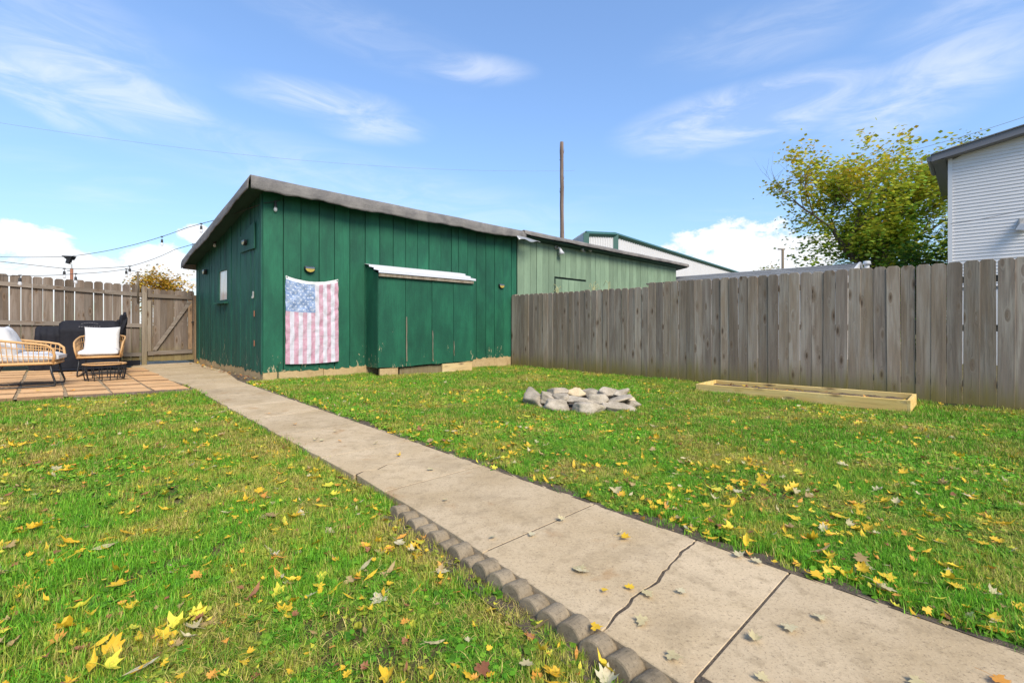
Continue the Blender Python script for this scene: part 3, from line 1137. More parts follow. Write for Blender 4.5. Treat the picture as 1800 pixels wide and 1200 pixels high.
m.box((bw / 2, -bdp / 2, bz0 + 0.03), (bw - 0.05, bdp - 0.06, 0.03))
m.build('floor_board', M['dark_gap'], cab)
# stripped paint strips along two seams
for k, (zz0, zz1, w) in enumerate(((0.22, 1.16, 0.028), (0.2, 0.86, 0.018), (0.28, 0.62, 0.016))):
    m = MB()
    x = fe[k + 1] + 0.01
    pts = []
    rr = random.Random(k)
    n = 9
    lft = [(x + rr.uniform(-0.006, 0.004), -bdp - 0.0075, zz0 + (zz1 - zz0) * i / n) for i in range(n + 1)]
    rgt = [(x + w * (1 - 0.4 * i / n) + rr.uniform(-0.006, 0.006), -bdp - 0.0075, zz0 + (zz1 - zz0) * i / n) for i in range(n + 1)]
    m.prism([*lft, *rgt[::-1]][::-1], (0, -0.003, 0))
    m.build('bare_batten', M['post'], cab)
# white metal top in three lapped courses
rt = MB()
n = 3
top_b, top_f = (0.0, bzb + 0.01), (-bdp - 0.07, bzf + 0.02)
for k in range(n):
    y0 = top_b[0] + (top_f[0] - top_b[0]) * k / n
    y1 = top_b[0] + (top_f[0] - top_b[0]) * (k + 1) / n
    z0 = top_b[1] + (top_f[1] - top_b[1]) * k / n
    z1 = top_b[1] + (top_f[1] - top_b[1]) * (k + 1) / n
    off = 0.034
    m = MB()
    x0, x1 = -0.03, bw + 0.02
    m.add([(x0, y0, z0), (x1, y0, z0), (x1, y1, z1 + off), (x0, y1, z1 + off), (x0, y1 - 0.003, z1 - 0.012), (x1, y1 - 0.003, z1 - 0.012)],
          [(0, 3, 2, 1), (3, 4, 5, 2)])
    o = m.build('roof_sheet', M['white_paint'], cab)
    sd = o.modifiers.new('solid', 'SOLIDIFY')
    sd.thickness = 0.006
m = MB()
m.box((bw / 2 - 0.02, -bdp - 0.04, bzf - 0.035), (bw - 0.02, 0.03, 0.055))
m.build('fascia_board', M['post'], cab, bevel=0.003)
# loose timbers under the cabinet
for k, (u0, u1, z0, z1, d, mat) in enumerate(((668, 700, -0.12, 0.10, 0.5, 'foundation'), (703, 778, -0.14, 0.085, 0.46, 'post'), (778, 830, -0.14, 0.105, 0.52, 'lumber_old'))):
    o_ = C0 - D1 * d
    ss = []
    for uu in (u0, u1):
        r = (uu - 900) / F_PX
        ss.append((-o_.x + o_.y * r) / (S2 * (1 - r)))
    if mat == 'lumber_old':
        M['lumber_old'] = weathered('old lumber', (0.50, 0.36, 0.17), (0.52, 0.38, 0.19), (0.58, 0.45, 0.25), 0.0, axis=0, spread=0.5)
    m = MB()
    m.box(((ss[0] + ss[1]) / 2 - bx0, -d + 0.03, (z0 + z1) / 2), (ss[1] - ss[0], 0.05, z1 - z0))
    m.build('base_board', M[mat], cab, bevel=0.004)

# ------------------------------------------------------------------ pale green shed behind it
pale = thing('pale_green_shed', 'pale green board shed joined to the dark green one, behind the fence', 'shed', (C0.x, C0.y, 0), SH)
PS0, PS1 = 6.53, 16.2
m = MB()
m.box(((PS0 + PS1) / 2, 0.06, 1.65), (PS1 - PS0 - 0.02, 0.03, 3.5))
m.build('wall', M['dark_gap'], pale)
m = MB()
m.box((PS1 - 0.02, 2.6, 1.45), (0.04, 5.0, 3.1))
m.build('wall', M['pale_green'], pale)
hs0, hs1 = s_of_u(975.5), s_of_u(1030)
hY = (C0 + D2 * (hs0 + hs1) / 2).y
htop = P(985, 486, (C0 + D2 * hs0).y).z
nb = 36
for i in range(nb):
    a = PS0 + (PS1 - PS0) * i / nb
    e = PS0 + (PS1 - PS0) * (i + 1) / nb
    z0 = -0.1
    if a > hs0 - 0.13 and e < hs1 + 0.14:
        z0 = htop
    board_front(a + 0.006, e - 0.006, z0, roof_z(0) - 0.11, rb.uniform(-0.004, 0.006), M['pale_green'], pale, rb, rag=0.005)
door = MB()
door.box(((hs0 + hs1) / 2, 0.03, htop / 2), (hs1 - hs0, 0.02, htop - 0.1))
do = door.build('door', M['dark_gap'], pale)
for k in range(5):
    w = (hs1 - hs0) / 5
    m = MB()
    m.box((hs0 + w * (k + 0.5) + 0.03, 0.012, htop / 2 - 0.03), (w - 0.012, 0.02, htop - 0.06))
    m.build('board', M['pale_green'], do)
roof_build(pale, 6.50, 16.76, -0.28, GL, 0.035, 0.12, 0.35, left_skirt=False, right_skirt=True)
# lamps under its eave
lt = thing('flood_lamp', 'white cone flood lamp under the eave of the pale green shed', 'lamp', SL(s_of_u(977), 0, 0), SH)
zl = P(977, 436, (C0 + D2 * s_of_u(977)).y).z
m = MB()
m.tube([(0, 0, zl + 0.02), (0, -0.03, zl + 0.02)], 0.07, 12)
m.build('base', M['steel'], lt, True)
m = MB()
m.tube([(0.0, -0.03, zl + 0.02), (0.06, -0.10, zl - 0.02)], 0.03, 8)
m.build('arm', M['steel'], lt, True)
m = MB()
m.tube([(0.06, -0.10, zl + 0.0), (0.08, -0.12, zl - 0.08), (0.1, -0.14, zl - 0.19)], [0.03, 0.05, 0.10], 12)
m.build('shade', M['white_paint'], lt, True)
lt = thing('security_light', 'small grey twin security light high on the pale green wall', 'lamp', SL(s_of_u(1025), 0, 0), SH)
zl = P(1025, 441, (C0 + D2 * s_of_u(1025)).y).z
m = MB()
m.box((0, -0.02, zl), (0.12, 0.04, 0.08))
m.build('base', M['steel'], lt)
for sx in (-1, 1):
    m = MB()
    m.tube([(0.04 * sx, -0.03, zl + 0.02), (0.14 * sx, -0.09, zl + 0.05), (0.25 * sx, -0.14, zl + 0.02 * sx)], [0.015, 0.03, 0.055], 8)
    m.build('lamp_head', M['steel'], lt, True)

# ------------------------------------------------------------------ flag
FW, FH = 0.985, 1.63
s_f0, s_f1 = s_of_u(500), s_of_u(592)
FW = s_f1 - s_f0
flag = thing('flag', 'faded stars and stripes flag hung upright on the green shed wall', 'flag', SL(s_f0, -0.035, 0.27), SH)


def flag_pt(u, v, off=0.0):
    """u across 0..1, v up 0..1"""
    sag = 0.085 * (1 - (2 * u - 1) ** 2) * v ** 3 * (1 if u < 0.5 else 1) + 0.02 * math.sin(u * 3.0) * (1 - v)
    x = u * FW + 0.018 * (1 - v) * u + 0.008 * mnoise.noise(Vector((v * 3, u, 2)))
    z = v * (FH + 0.0) - sag
    w = 0.022 * math.sin((u * 2.2 + v * 3.4) * 5.2) * (0.25 + 0.75 * v) + 0.012 * mnoise.noise(Vector((u * 7 + v * 5, v * 9 - u * 7, 1))) + 0.007 * mnoise.noise(Vector((u * 18 + v * 12, v * 14 - u * 12, 5)))
    w += 0.020 * math.sin(u * 19) * (1 - v) ** 1.0 * 0.8 + 0.012 * mnoise.noise(Vector((u * 9 - v * 9, v * 3 + u * 3, 7)))
    return Vector((x, -0.012 - abs(w) * 1.0 - off, z))


def mat_flag():
    m, b, bs = material('flag cloth')
    uv = b.n('ShaderNodeUVMap', uv_map='UVMap').outputs[0]
    s = b.n('ShaderNodeSeparateXYZ', {'Vector': uv})
    u, v = s.outputs[0], s.outputs[1]
    stripe = b.math('MODULO', b.math('FLOOR', b.math('MULTIPLY', u, 13.0)), 2.0)
    wear = b.noise(b.mapping(uv, (5, 9, 1), rot=(0, 0, 0.7)), 1.6, 5, 0.65, 0.5)
    fine = b.noise(b.mapping(uv, (16, 46, 1), rot=(0, 0, 0.75)), 1.0, 5, 0.7, 0.6)
    pink = b.mix(b.step(wear, 0.3, 0.7), (0.50, 0.25, 0.33), (0.57, 0.39, 0.46))
    white = b.mix(wear, (0.55, 0.53, 0.60), (0.64, 0.62, 0.68))
    col = b.mix(stripe, pink, white)
    canton = b.math('MULTIPLY', b.math('LESS_THAN', u, 7 / 13), b.math('GREATER_THAN', v, 0.60))
    blue = b.mix(b.step(wear, 0.3, 0.72), (0.13, 0.21, 0.40), (0.31, 0.40, 0.58))
    blue = b.mix(b.math('MULTIPLY', b.step(fine, 0.50, 0.62), 0.85), blue, (0.50, 0.56, 0.68))
    col = b.mix(canton, col, blue)
    hem = b.math('GREATER_THAN', v, 0.962)
    col = b.mix(hem, col, (0.78, 0.78, 0.80))
    fold = b.math('ADD', b.math('COMPARE', v, 0.315), b.math('COMPARE', v, 0.165))
    for nd in b.nt.nodes:
        if nd.type == 'MATH' and nd.operation == 'COMPARE':
            nd.inputs[2].default_value = 0.0035
    col = b.mix(b.math('MULTIPLY', fold, 0.35), col, (0.30, 0.26, 0.33))
    b.put(bs.inputs['Base Color'], col)
    bs.inputs['Roughness'].default_value = 0.85
    b.put(bs.inputs['Normal'], b.bump(b.math('ADD', fine, b.math('MULTIPLY', wear, 0.6)), 0.45, 0.02))
    tr = b.n('ShaderNodeBsdfTranslucent', {'Color': col})
    mx = b.n('ShaderNodeMixShader', {'Fac': 0.15})
    b.link(bs.outputs[0], mx.inputs[1])
    b.link(tr.outputs[0], mx.inputs[2])
    b.link(mx.outputs[0], b.nt.nodes['Material Output'].inputs[0])
    return m


NU, NV = 48, 72
m = MB()
m.grid(lambda u, v: flag_pt(u, v), NU, NV)
me = m.mesh('cloth', mat_flag(), True)
uvl = me.uv_layers.new(name='UVMap')
for lp in me.loops:
    vi = lp.vertex_index
    uvl.data[lp.index].uv = ((vi % (NU + 1)) / NU, (vi // (NU + 1)) / NV)
link('cloth', me, flag)
st = MB()
for row in range(9):
    for k in range(6 if row % 2 == 0 else 5):
        cu = (7 / 13) * ((k + 0.5 + (0 if row % 2 == 0 else 0.5)) / 6)
        cv = 0.61 + 0.345 * (row + 0.5) / 9
        pts = []
        for j in range(10):
            an = math.pi / 2 + j * math.pi / 5
            rr_ = 0.023 if j % 2 == 0 else 0.0092
            pts.append(flag_pt(cu + rr_ * math.cos(an) / FW, cv + rr_ * math.sin(an) / FH, 0.002))
        c = flag_pt(cu, cv, 0.0025)
        st.add([c] + pts, [(0, 1 + j, 1 + (j + 1) % 10) for j in range(10)])
st.build('star_field', plain('faded star white', (0.50, 0.54, 0.64), 0.85), flag, kind='stuff')
for uu in (0.02, 0.98):
    m = MB()
    c = flag_pt(uu, 0.985, 0.004)
    m.tube([c, c + Vector((0, -0.006, 0))], 0.012, 10)
    m.build('grommet', M['black'], flag, True)


# ------------------------------------------------------------------ solar wall lights
def solar(loc, rotz, label, k=1.0, tilt=0.0):
    t = thing('solar_light', label, 'wall light', loc, rotz, 'solar lights on the shed walls')
    t.scale = (k, k, k)
    m = MB()
    prof = [(-0.10, 0.045), (0.10, 0.045), (0.095, -0.005), (0.06, -0.045), (0, -0.062), (-0.06, -0.045), (-0.095, -0.005)]
    m.prism([(x, -0.055, z) for x, z in prof][::-1], (0, -0.055, 0))
    m.build('housing', M['black'], t, bevel=0.006)
    m = MB()
    m.add([(-0.095, -0.057, 0.046), (0.095, -0.057, 0.046), (0.085, -0.012, 0.066), (-0.085, -0.012, 0.066)], [(0, 1, 2, 3), (3, 2, 1, 0)])
    m.build('panel', M['bluegrey'], t)
    m = MB()
    prof = [(-0.085, 0.012), (0.085, 0.012), (0.08, -0.01), (0.05, -0.038), (0, -0.052), (-0.05, -0.038), (-0.08, -0.01)]
    m.prism([(x, -0.060, z) for x, z in prof][::-1], (0, -0.004, 0))
    m.build('lens', M['amber'], t)
    m = MB()
    m.prism([(x * 0.9, -0.059, z) for x, z in [(-0.095, 0.042), (0.095, 0.042), (0.09, 0.016), (-0.09, 0.016)]][::-1], (0, -0.003, 0))
    m.build('hood', M['bluegrey'], t)
    return t


def wallfront(u, v, off=0.0):
    s = s_of_u(u)
    return SL(s, -off, P(u, v, (C0 + D2 * s).y).z)


def wallgable(u, v, off=0.0):
    t = t_of_u(u)
    return SL(-off, t, P(u, v, (C0 + D1 * t).y).z)


solar(wallfront(543, 474, 0.008), SH, 'solar light with amber lens on the green wall directly above the flag')
solar(wallfront(880, 503, 0.008), SH, 'small solar light on the green wall near the fence end', 0.95)
solar(wallgable(436, 427, 0.04), SH - R(90), 'solar light fixed on the raised hatch high on the gable wall', 0.9)
solar(wallgable(363, 478, 0.012), SH - R(90), 'solar light on the gable wall, left of its window', 1.05)

# ------------------------------------------------------------------ fences
picket_me = {}


def picket_mesh(w, h, variant, mat='picket'):
    rr = random.Random(variant * 13 + int(h * 100))
    bm = bmesh.new()
    hw = w / 2
    c = 0.034
    out = [(-hw, 0), (hw, 0), (hw, h - c), (hw - c * 0.9, h), (-hw + c * 0.9, h), (-hw, h - c)]
    vs = [bm.verts.new((x + rr.uniform(-.0015, .0015), 0, z)) for x, z in out]
    f = bm.faces.new(vs)
    ext = bmesh.ops.extrude_face_region(bm, geom=[f])
    bmesh.ops.translate(bm, verts=[e for e in ext['geom'] if isinstance(e, bmesh.types.BMVert)], vec=(0, 0.017, 0))
    bmesh.ops.recalc_face_normals(bm, faces=bm.faces)
    bmesh.ops.bevel(bm, geom=[e for e in bm.edges], offset=0.0025, segments=1, affect='EDGES')
    return bm_finish(bm, 'picket', M[mat])


fr = random.Random(11)
FR0 = Vector((-0.02, 12.74, 0))
fence_r = thing('picket_fence', 'long grey board fence along the right side of the lawn', 'fence', FR0, R(-45))
PITCH = 0.1645


def fr_world(x, y=0.0):
    return FR0 - D1 * x + D2 * y


def fr_x_of_u(u):
    r = (u - 900) / F_PX
    return (FR0.y * r - FR0.x) / (S2 * (1 + r))


variants = [picket_mesh(0.1622, 1.93, k) for k in range(5)]
tall = [picket_mesh(0.1622, 1.985, k + 5) for k in range(5)]
npick = 80
xstep = fr_x_of_u(1137)
for i in range(npick):
    x = (i + 0.5) * PITCH
    w = fr_world(x)
    z = gz(w.x, w.y) - 0.0
    me = fr.choice(tall if x > xstep else variants)
    # tops follow one line, bottoms the ground
    ztop = 1.80 if x <= xstep else 1.875
    hh = 1.93 if x <= xstep else 1.985
    o = link('picket', me, fence_r, (x + fr.uniform(-0.003, 0.003), fr.uniform(-0.004, 0.004), ztop - hh + fr.uniform(-0.008, 0.008)))
    o.rotation_euler = (fr.uniform(-0.004, 0.004), fr.uniform(-0.005, 0.005), fr.uniform(-0.03, 0.03))
    o.scale = (fr.uniform(0.982, 1.003) if x > xstep + 2.6 else 1.0, 1, 1)
for j in range(6):
    x0, x1 = j * 2.4, min((j + 1) * 2.4, npick * PITCH)
    for zz in (0.18, 0.95, 1.62):
        m = MB()
        m.box(((x0 + x1) / 2, 0.042, zz), (x1 - x0 - 0.004, 0.04, 0.09))
        m.build('rail', M['rail'], fence_r)
    m = MB()
    m.box((x0 + 0.06, 0.11, 0.82), (0.09, 0.09, 2.0))
    m.build('post', M['post'], fence_r)
m = MB()
m.box((xstep + 0.62, 0.05, 1.858), (1.3, 0.06, 0.03))
m.build('rail', M['rail'], fence_r)

# left fence, seen from its rail side
LP_ = gate_l.copy()
fence_l = thing('picket_fence', 'weathered board fence with gaps and rails behind the patio', 'fence', (LP_.x, LP_.y, 0), R(45))
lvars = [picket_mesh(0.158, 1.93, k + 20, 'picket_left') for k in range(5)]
LT0 = 1.965
for i in range(22):
    x = -0.10 - (i + 0.5) * 0.168
    w = LP_ + D2 * x
    top = LT0 + 0.044 * -x + fr.uniform(-0.012, 0.012)
    o = link('picket', fr.choice(lvars), fence_l, (x, 0.03, top - 1.93))
    o.rotation_euler = (fr.uniform(-0.004, 0.004), fr.uniform(-0.006, 0.006), fr.uniform(-0.03, 0.03))


def rail_l(x0, x1, z0, z1, h=0.092, par=fence_l, y=0.005, name='rail'):
    m = MB()
    m.add([(x0, y - 0.02, z0 - h / 2), (x1, y - 0.02, z1 - h / 2), (x1, y + 0.02, z1 - h / 2), (x0, y + 0.02, z0 - h / 2),
           (x0, y - 0.02, z0 + h / 2), (x1, y - 0.02, z1 + h / 2), (x1, y + 0.02, z1 + h / 2), (x0, y + 0.02, z0 + h / 2)],
          [(0, 3, 2, 1), (4, 5, 6, 7), (0, 1, 5, 4), (1, 2, 6, 5), (2, 3, 7, 6), (3, 0, 4, 7)])
    return m.build(name, M['rail'], par, bevel=0.003)


xe = -3.85
for (a, e) in ((-0.07, -0.76), (-0.765, -1.94), (-1.945, xe)):
    rail_l(a, e, 1.725 - 0.058 * a, 1.725 - 0.058 * e)
rail_l(-0.07, -1.9, 0.97 + 0.026 * 0.07, 0.97 + 0.03 * 1.9)
rail_l(-1.905, xe, 0.97 + 0.03 * 1.9, 0.97 + 0.03 * -xe)
rail_l(-0.07, -1.9, 0.26, 0.30)
rail_l(-1.905, xe, 0.30, 0.34)
m = MB()
m.box((-0.02, -0.012, 0.9), (0.10, 0.10, 2.06))
m.build('post', M['post'], fence_l, bevel=0.004)
m = MB()
m.box((-2.6, 0.1, 0.9), (0.09, 0.09, 2.0))
m.build('post', M['post'], fence_l, bevel=0.004)

# gate
gate = thing('garden_gate', 'weathered board gate with diagonal brace beside the green shed', 'gate', (LP_.x, LP_.y, 0), R(45))
GW = 1.03
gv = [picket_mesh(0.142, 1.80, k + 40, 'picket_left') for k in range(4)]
for i in range(7):
    x = 0.11 + i * 0.1445 - 0.02
    if x > GW - 0.05:
        break
    o = link('picket', fr.choice(gv), gate, (x, 0.035, 0.09 + fr.uniform(-0.012, 0.012) - 0.01 * i * 0.3))
    o.rotation_euler = (0, fr.uniform(-0.005, 0.005), fr.uniform(-0.03, 0.03))
rail_l(0.05, GW - 0.05, 1.715, 1.70, par=gate)
rail_l(0.05, GW - 0.05, 0.28, 0.30, 0.10, par=gate)
m = MB()
m.prism([(0.14, -0.022, 0.36), (0.22, -0.022, 0.34), (0.97, -0.022, 1.58), (0.90, -0.022, 1.62)][::1], (0, -0.02, 0))
m.build('brace', M['rail'], gate, bevel=0.003)
m = MB()
m.box((0.075, -0.004, 0.96), (0.085, 0.035, 1.26))
m.build('stile', M['post'], gate, bevel=0.003)
m = MB()
m.box((GW - 0.10, -0.004, 0.99), (0.085, 0.035, 1.28))
m.build('stile', M['post_new'], gate, bevel=0.003)
m = MB()
m.box((GW - 0.035, -0.03, 1.06), (0.08, 0.02, 0.03))
m.tube([(GW - 0.05, -0.03, 1.06), (GW - 0.05, -0.06, 1.06)], 0.012, 8)
m.build('latch', M['black'], gate)
gp = thing('gate_post', 'brown wooden gate post standing against the shed corner', 'post', (LP_.x, LP_.y, 0), R(45))
m = MB()
m.box((GW + 0.035, -0.01, 0.86), (0.095, 0.095, 1.8))
m.build('shaft', M['post_new'], gp, bevel=0.005)
m = MB()
m.box((GW + 0.16, 0.035, 0.98), (0.13, 0.017, 1.78))
m.build('filler_board', M['picket'], gp, bevel=0.003)

# thin stick with stay on the gate post, rusty post with flood light beyond the fence
stick = thing('light_pole', 'thin grey stick fixed to the gate post holding a light cable', 'pole', (LP_.x - 0.09, LP_.y - 0.11, 0))
m = MB()
q0 = P(247, 478, LP_.y)
m.tube([(0, 0, 1.55), (0.0, 0, q0.z)], 0.019, 8)
m.build('stick', M['post'], stick, True)
m = MB()
m.tube([(0.0, 0, q0.z - 0.05), (0.12, 0.05, q0.z - 0.28), (0.26, 0.1, 1.93)], 0.005, 5)
m.build('stay_cable', M['cable'], stick)
PBY = 10.9
pb = P(126, 500, PBY)
rp_ = thing('rusty_post', 'rusty post with a black flood light rising behind the left fence', 'post', (pb.x, pb.y, 0))
m = MB()
m.tube([(0, 0, -0.05), (0, 0, P(126, 472, PBY).z)], 0.03, 8)
m.build('shaft', M['rust'], rp_, True)
zt = P(126, 472, PBY).z
m = MB()
m.tube([(0, 0, zt - 0.02), (-0.005, 0, zt + 0.1), (-0.02, 0, zt + 0.14)], 0.014, 6)
m.box((-0.05, 0, zt - 0.05), (0.08, 0.05, 0.02))
m.build('bracket', M['steel'], rp_)
m = MB()
m.box((-0.05, -0.02, zt + 0.16), (0.09, 0.07, 0.10), Matrix.Rotation(0.3, 3, 'Y'))
m.build('socket', M['black'], rp_, bevel=0.01)
m = MB()
m.add([(-0.20, -0.06, zt + 0.30), (0.06, -0.06, zt + 0.29), (0.05, 0.08, zt + 0.29), (-0.19, 0.08, zt + 0.30),
       (-0.07, -0.05, zt + 0.20), (0.02, -0.05, zt + 0.20), (0.02, 0.05, zt + 0.20), (-0.07, 0.05, zt + 0.20)],
      [(0, 1, 2, 3), (7, 6, 5, 4), (0, 4, 5, 1), (1, 5, 6, 2), (2, 6, 7, 3), (3, 7, 4, 0)])
m.build('lamp_head', M['black'], rp_, bevel=0.008)


# ------------------------------------------------------------------ string lights and wires
def sagline(pts, sag, n=14):
    out = []
    for i in range(len(pts) - 1):
        p0, p1 = pts[i], pts[i + 1]
        for k in range(n + (1 if i == len(pts) - 2 else 0)):
            f = k / n
            q = p0.lerp(p1, f)
            q.z -= sag[i] * 4 * f * (1 - f)
            out.append(q)
    return out


M['bulb'] = None
_m, _b, _bs = material('bulb glass')
_bs.inputs['Base Color'].default_value = (0.75, 0.76, 0.78, 1)
_bs.inputs['Roughness'].default_value = 0.12
_bs.inputs['Alpha'].default_value = 0.55
M['bulb'] = _m


def string_lights(label, pts, sag, bulbs):
    t = thing('string_light', label, 'string light', pts[0], 0, None)
    o0 = pts[0]
    line = [q - o0 for q in sagline(pts, sag)]
    m = MB()
    m.tube(line, 0.0065, 6)
    m.build('cable', M['cable'], t, True)
    for (q, drop) in bulbs:
        # hang each bulb from the nearest point of the cable
        q = q - o0
        j = min(range(len(line)), key=lambda i: (line[i].x - q.x) ** 2 + (line[i].y - q.y) ** 2)
        c = line[j]
        m = MB()
        m.tube([c, c - Vector((0, 0, drop))], 0.006, 5)
        m.tube([c - Vector((0, 0, drop)), c - Vector((0, 0, drop + 0.075))], [0.022, 0.026], 8)
        m.box(c, (0.05, 0.02, 0.025))
        so = m.build('socket', M['cable'], t)
        m = MB()
        c2 = c - Vector((0, 0, drop + 0.075))
        m.tube([c2, c2 - Vector((0, 0, 0.02)), c2 - Vector((0, 0, 0.05)), c2 - Vector((0, 0, 0.075)), c2 - Vector((0, 0, 0.085))], [0.02, 0.028, 0.034, 0.022, 0.004], 10)
        m.build('bulb', M['bulb'], so, True)


A_pts = [P(-60, 450, 9.6), P(119, 451, 10.85), wallgable(356, 404, 0.33), wallgable(383, 397, 0.32), wallgable(440, 369, 0.06), wallfront(465, 357, 0.035), wallfront(493, 352, 0.03)]
string_lights('upper string light cable from the rusty post to the shed roof corner', A_pts, [0.02, 0.10, 0, 0.015, 0, 0.01],
              [(P(267, 430, 10.9), 0.07), (A_pts[3], 0.05), (wallfront(484, 353, 0.03), 0.03)])
B_pts = [P(-60, 453, 9.4), P(113, 472, 10.3), P(228, 468, 10.8), wallgable(333, 441, 0.33), wallgable(381, 419, 0.04)]
string_lights('middle string light cable sagging from the left to the shed gable', B_pts, [0.0, 0.02, 0.04, 0.0],
              [(B_pts[1], 0.06), (B_pts[2], 0.05), (P(309, 449, 11.2), 0.04), (B_pts[4], 0.05)])
C_pts = [P(-60, 485, 8.9), P(35, 484, 9.4), P(133, 481, 10.2), P(222, 473, 11.0), P(246, 479, LP_.y - 0.11)]
string_lights('lowest string light cable just over the left fence, tied to the stick', C_pts, [0.01, 0.02, 0.02, 0.0],
              [(C_pts[1], 0.05), (P(132, 480, 10.2), 0.07), (P(222, 474, 11.0), 0.04)])
w = thing('power_line', 'thin power line crossing the sky above the green shed roof', 'power line', P(-150, 192, 22))
p0 = P(-150, 192, 22)
pts = sagline([p0, P(1010, 300, 34)], [0.9], 30)
m = MB()
m.tube([q - p0 for q in pts], 0.007, 5)
m.build('wire', plain('sky wire', (0.22, 0.24, 0.28), 0.6), w)

# ------------------------------------------------------------------ fire pit of loose stones
fp_c = Vector((0.93, 6.12, 0))
pit = thing('fire_pit', 'ring of loose pale stones forming a fire pit on the lawn', 'fire pit', (fp_c.x, fp_c.y, gz(fp_c.x, fp_c.y)))
ash = MB()
ash.grid(lambda u, v: Vector(((u - .5) * 1.0, (v - .5) * 0.9, 0.022 + 0.01 * mnoise.noise(Vector((u * 9, v * 9, 0))) - 0.09 * max(0, math.hypot(u - .5, v - .5) * 2 - .75))), 16, 16)
ash.build('ash_bed', M['dirt'], pit, kind='stuff')


def rock_mesh(sx, sy, sz, seed, mat):
    """angular stone: a sphere cut back by random planes, then roughened"""
    rr = random.Random(seed)
    planes = []
    for _ in range(13):
        n = Vector((rr.gauss(0, 1), rr.gauss(0, 1), rr.gauss(0, 1))).normalized()
        planes.append((n, rr.uniform(0.52, 0.86)))
    planes += [(Vector((0, 0, 1)), 0.8), (Vector((0, 0, -1)), 0.8), (Vector((1, 0, rr.uniform(-.3, .3))).normalized(), 0.95), (Vector((-1, 0, rr.uniform(-.3, .3))).normalized(), 0.95)]
    bm = bmesh.new()
    bmesh.ops.create_icosphere(bm, subdivisions=4, radius=1)
    for v in bm.verts:
        d = v.co.normalized()
        ds = sorted(dd / n.dot(d) for n, dd in planes if n.dot(d) > 0.05)
        r = min(ds[0], 1.15)
        if len(ds) > 1:
            r -= 0.018 * max(0, 1 - (ds[1] - ds[0]) / 0.05)
        q = d * r
        k = 1 + 0.07 * mnoise.noise(q * 2.3 + Vector((seed, 0, 0))) + 0.05 * mnoise.noise(q * 5 + Vector((0, seed, 0))) + 0.035 * mnoise.noise(q * 12) + 0.016 * mnoise.noise(q * 25)
        v.co = Vector((q.x * sx * 0.62, q.y * sy * 0.62, q.z * sz * 0.58)) * k
    return bm_finish(bm, 'stone', mat, True)


rock_list = [  # u, v (centre), width px, height px, depth Y, roll, tan
    (938, 704, 30, 38, 6.05, 0.5, 0), (978, 717, 60, 28, 5.72, 0.05, 0), (1037, 718, 54, 24, 5.60, -0.1, 0), (1084, 718, 50, 20, 5.74, 0.25, 0), (1110, 712, 28, 17, 6.02, 0, 0),
    (963, 699, 27, 20, 5.98, 0.2, 0), (989, 701, 28, 16, 5.92, 0.1, 0), (1021, 703, 48, 14, 5.88, 0.08, 0), (1053, 702, 34, 20, 5.85, 0, 0), (1087, 703, 40, 14, 5.98, -0.3, 0),
    (980, 690, 32, 17, 6.5, 0.1, 0), (1010, 691, 40, 20, 6.62, 0.1, 1), (1040, 694, 32, 17, 6.60, -0.1, 0), (1068, 690, 36, 18, 6.52, 0.15, 0), (1091, 693, 28, 16, 6.33, -0.2, 0),
    (955, 707, 36, 16, 6.38, 0, 0), (1080, 706, 36, 16, 6.5, 0, 0), (1010, 703, 60, 14, 6.66, 0, 0), (1050, 703, 44, 14, 6.62, 0, 0), (1104, 706, 24, 14, 6.2, 0, 1)]
for k, (u, v, wpx, hpx, Y, roll, tan) in enumerate(rock_list):
    c = P(u, v, Y) - pit.location
    sx, sz = wpx / F_PX * Y * 1.1, hpx / F_PX * Y * 1.15
    rr = random.Random(k)
    sy = max(sz, min(sx, 0.26)) * rr.uniform(0.8, 1.05)
    o = link('stone', rock_mesh(sx, sy, sz, 31 + k, M['stone_tan' if tan else 'stone']), pit, c)
    o.rotation_euler = (rr.uniform(-.15, .15), roll, rr.uniform(-.25, .25))

# ------------------------------------------------------------------ raised bed
BL = Vector((3.09, 7.81, -0.148))
ang = R(-45)
bl, bwid, bh, bt = 2.75, 0.80, 0.152, 0.04
bed = thing('raised_bed', 'new pale lumber raised bed frame lying along the board fence', 'garden bed', BL, ang)
bed.rotation_euler.y = -math.atan(0.036 / bl)
for (c, s_) in (((bl / 2, bt / 2, bh / 2), (bl - 2 * bt, bt, bh)), ((bl / 2, bwid - bt / 2, bh / 2), (bl - 2 * bt, bt, bh))):
    m = MB()
    m.box(c, s_)
    m.build('plank', M['lumber'], bed, bevel=0.004)
for x in (bt / 2, bl - bt / 2):
    m = MB()
    m.box((x, bwid / 2, bh / 2), (bt - 0.001, bwid, bh - 0.002))
    m.build('end_board', M['lumber'], bed, bevel=0.004)
m = MB()
m.grid(lambda u, v: Vector((bt + u * (bl - 2 * bt), bt + v * (bwid - 2 * bt), 0.085 + 0.03 * mnoise.noise(Vector((u * 22, v * 6, 0))))), 50, 14)
m.build('bed_soil', M['dirt'], bed, kind='stuff')

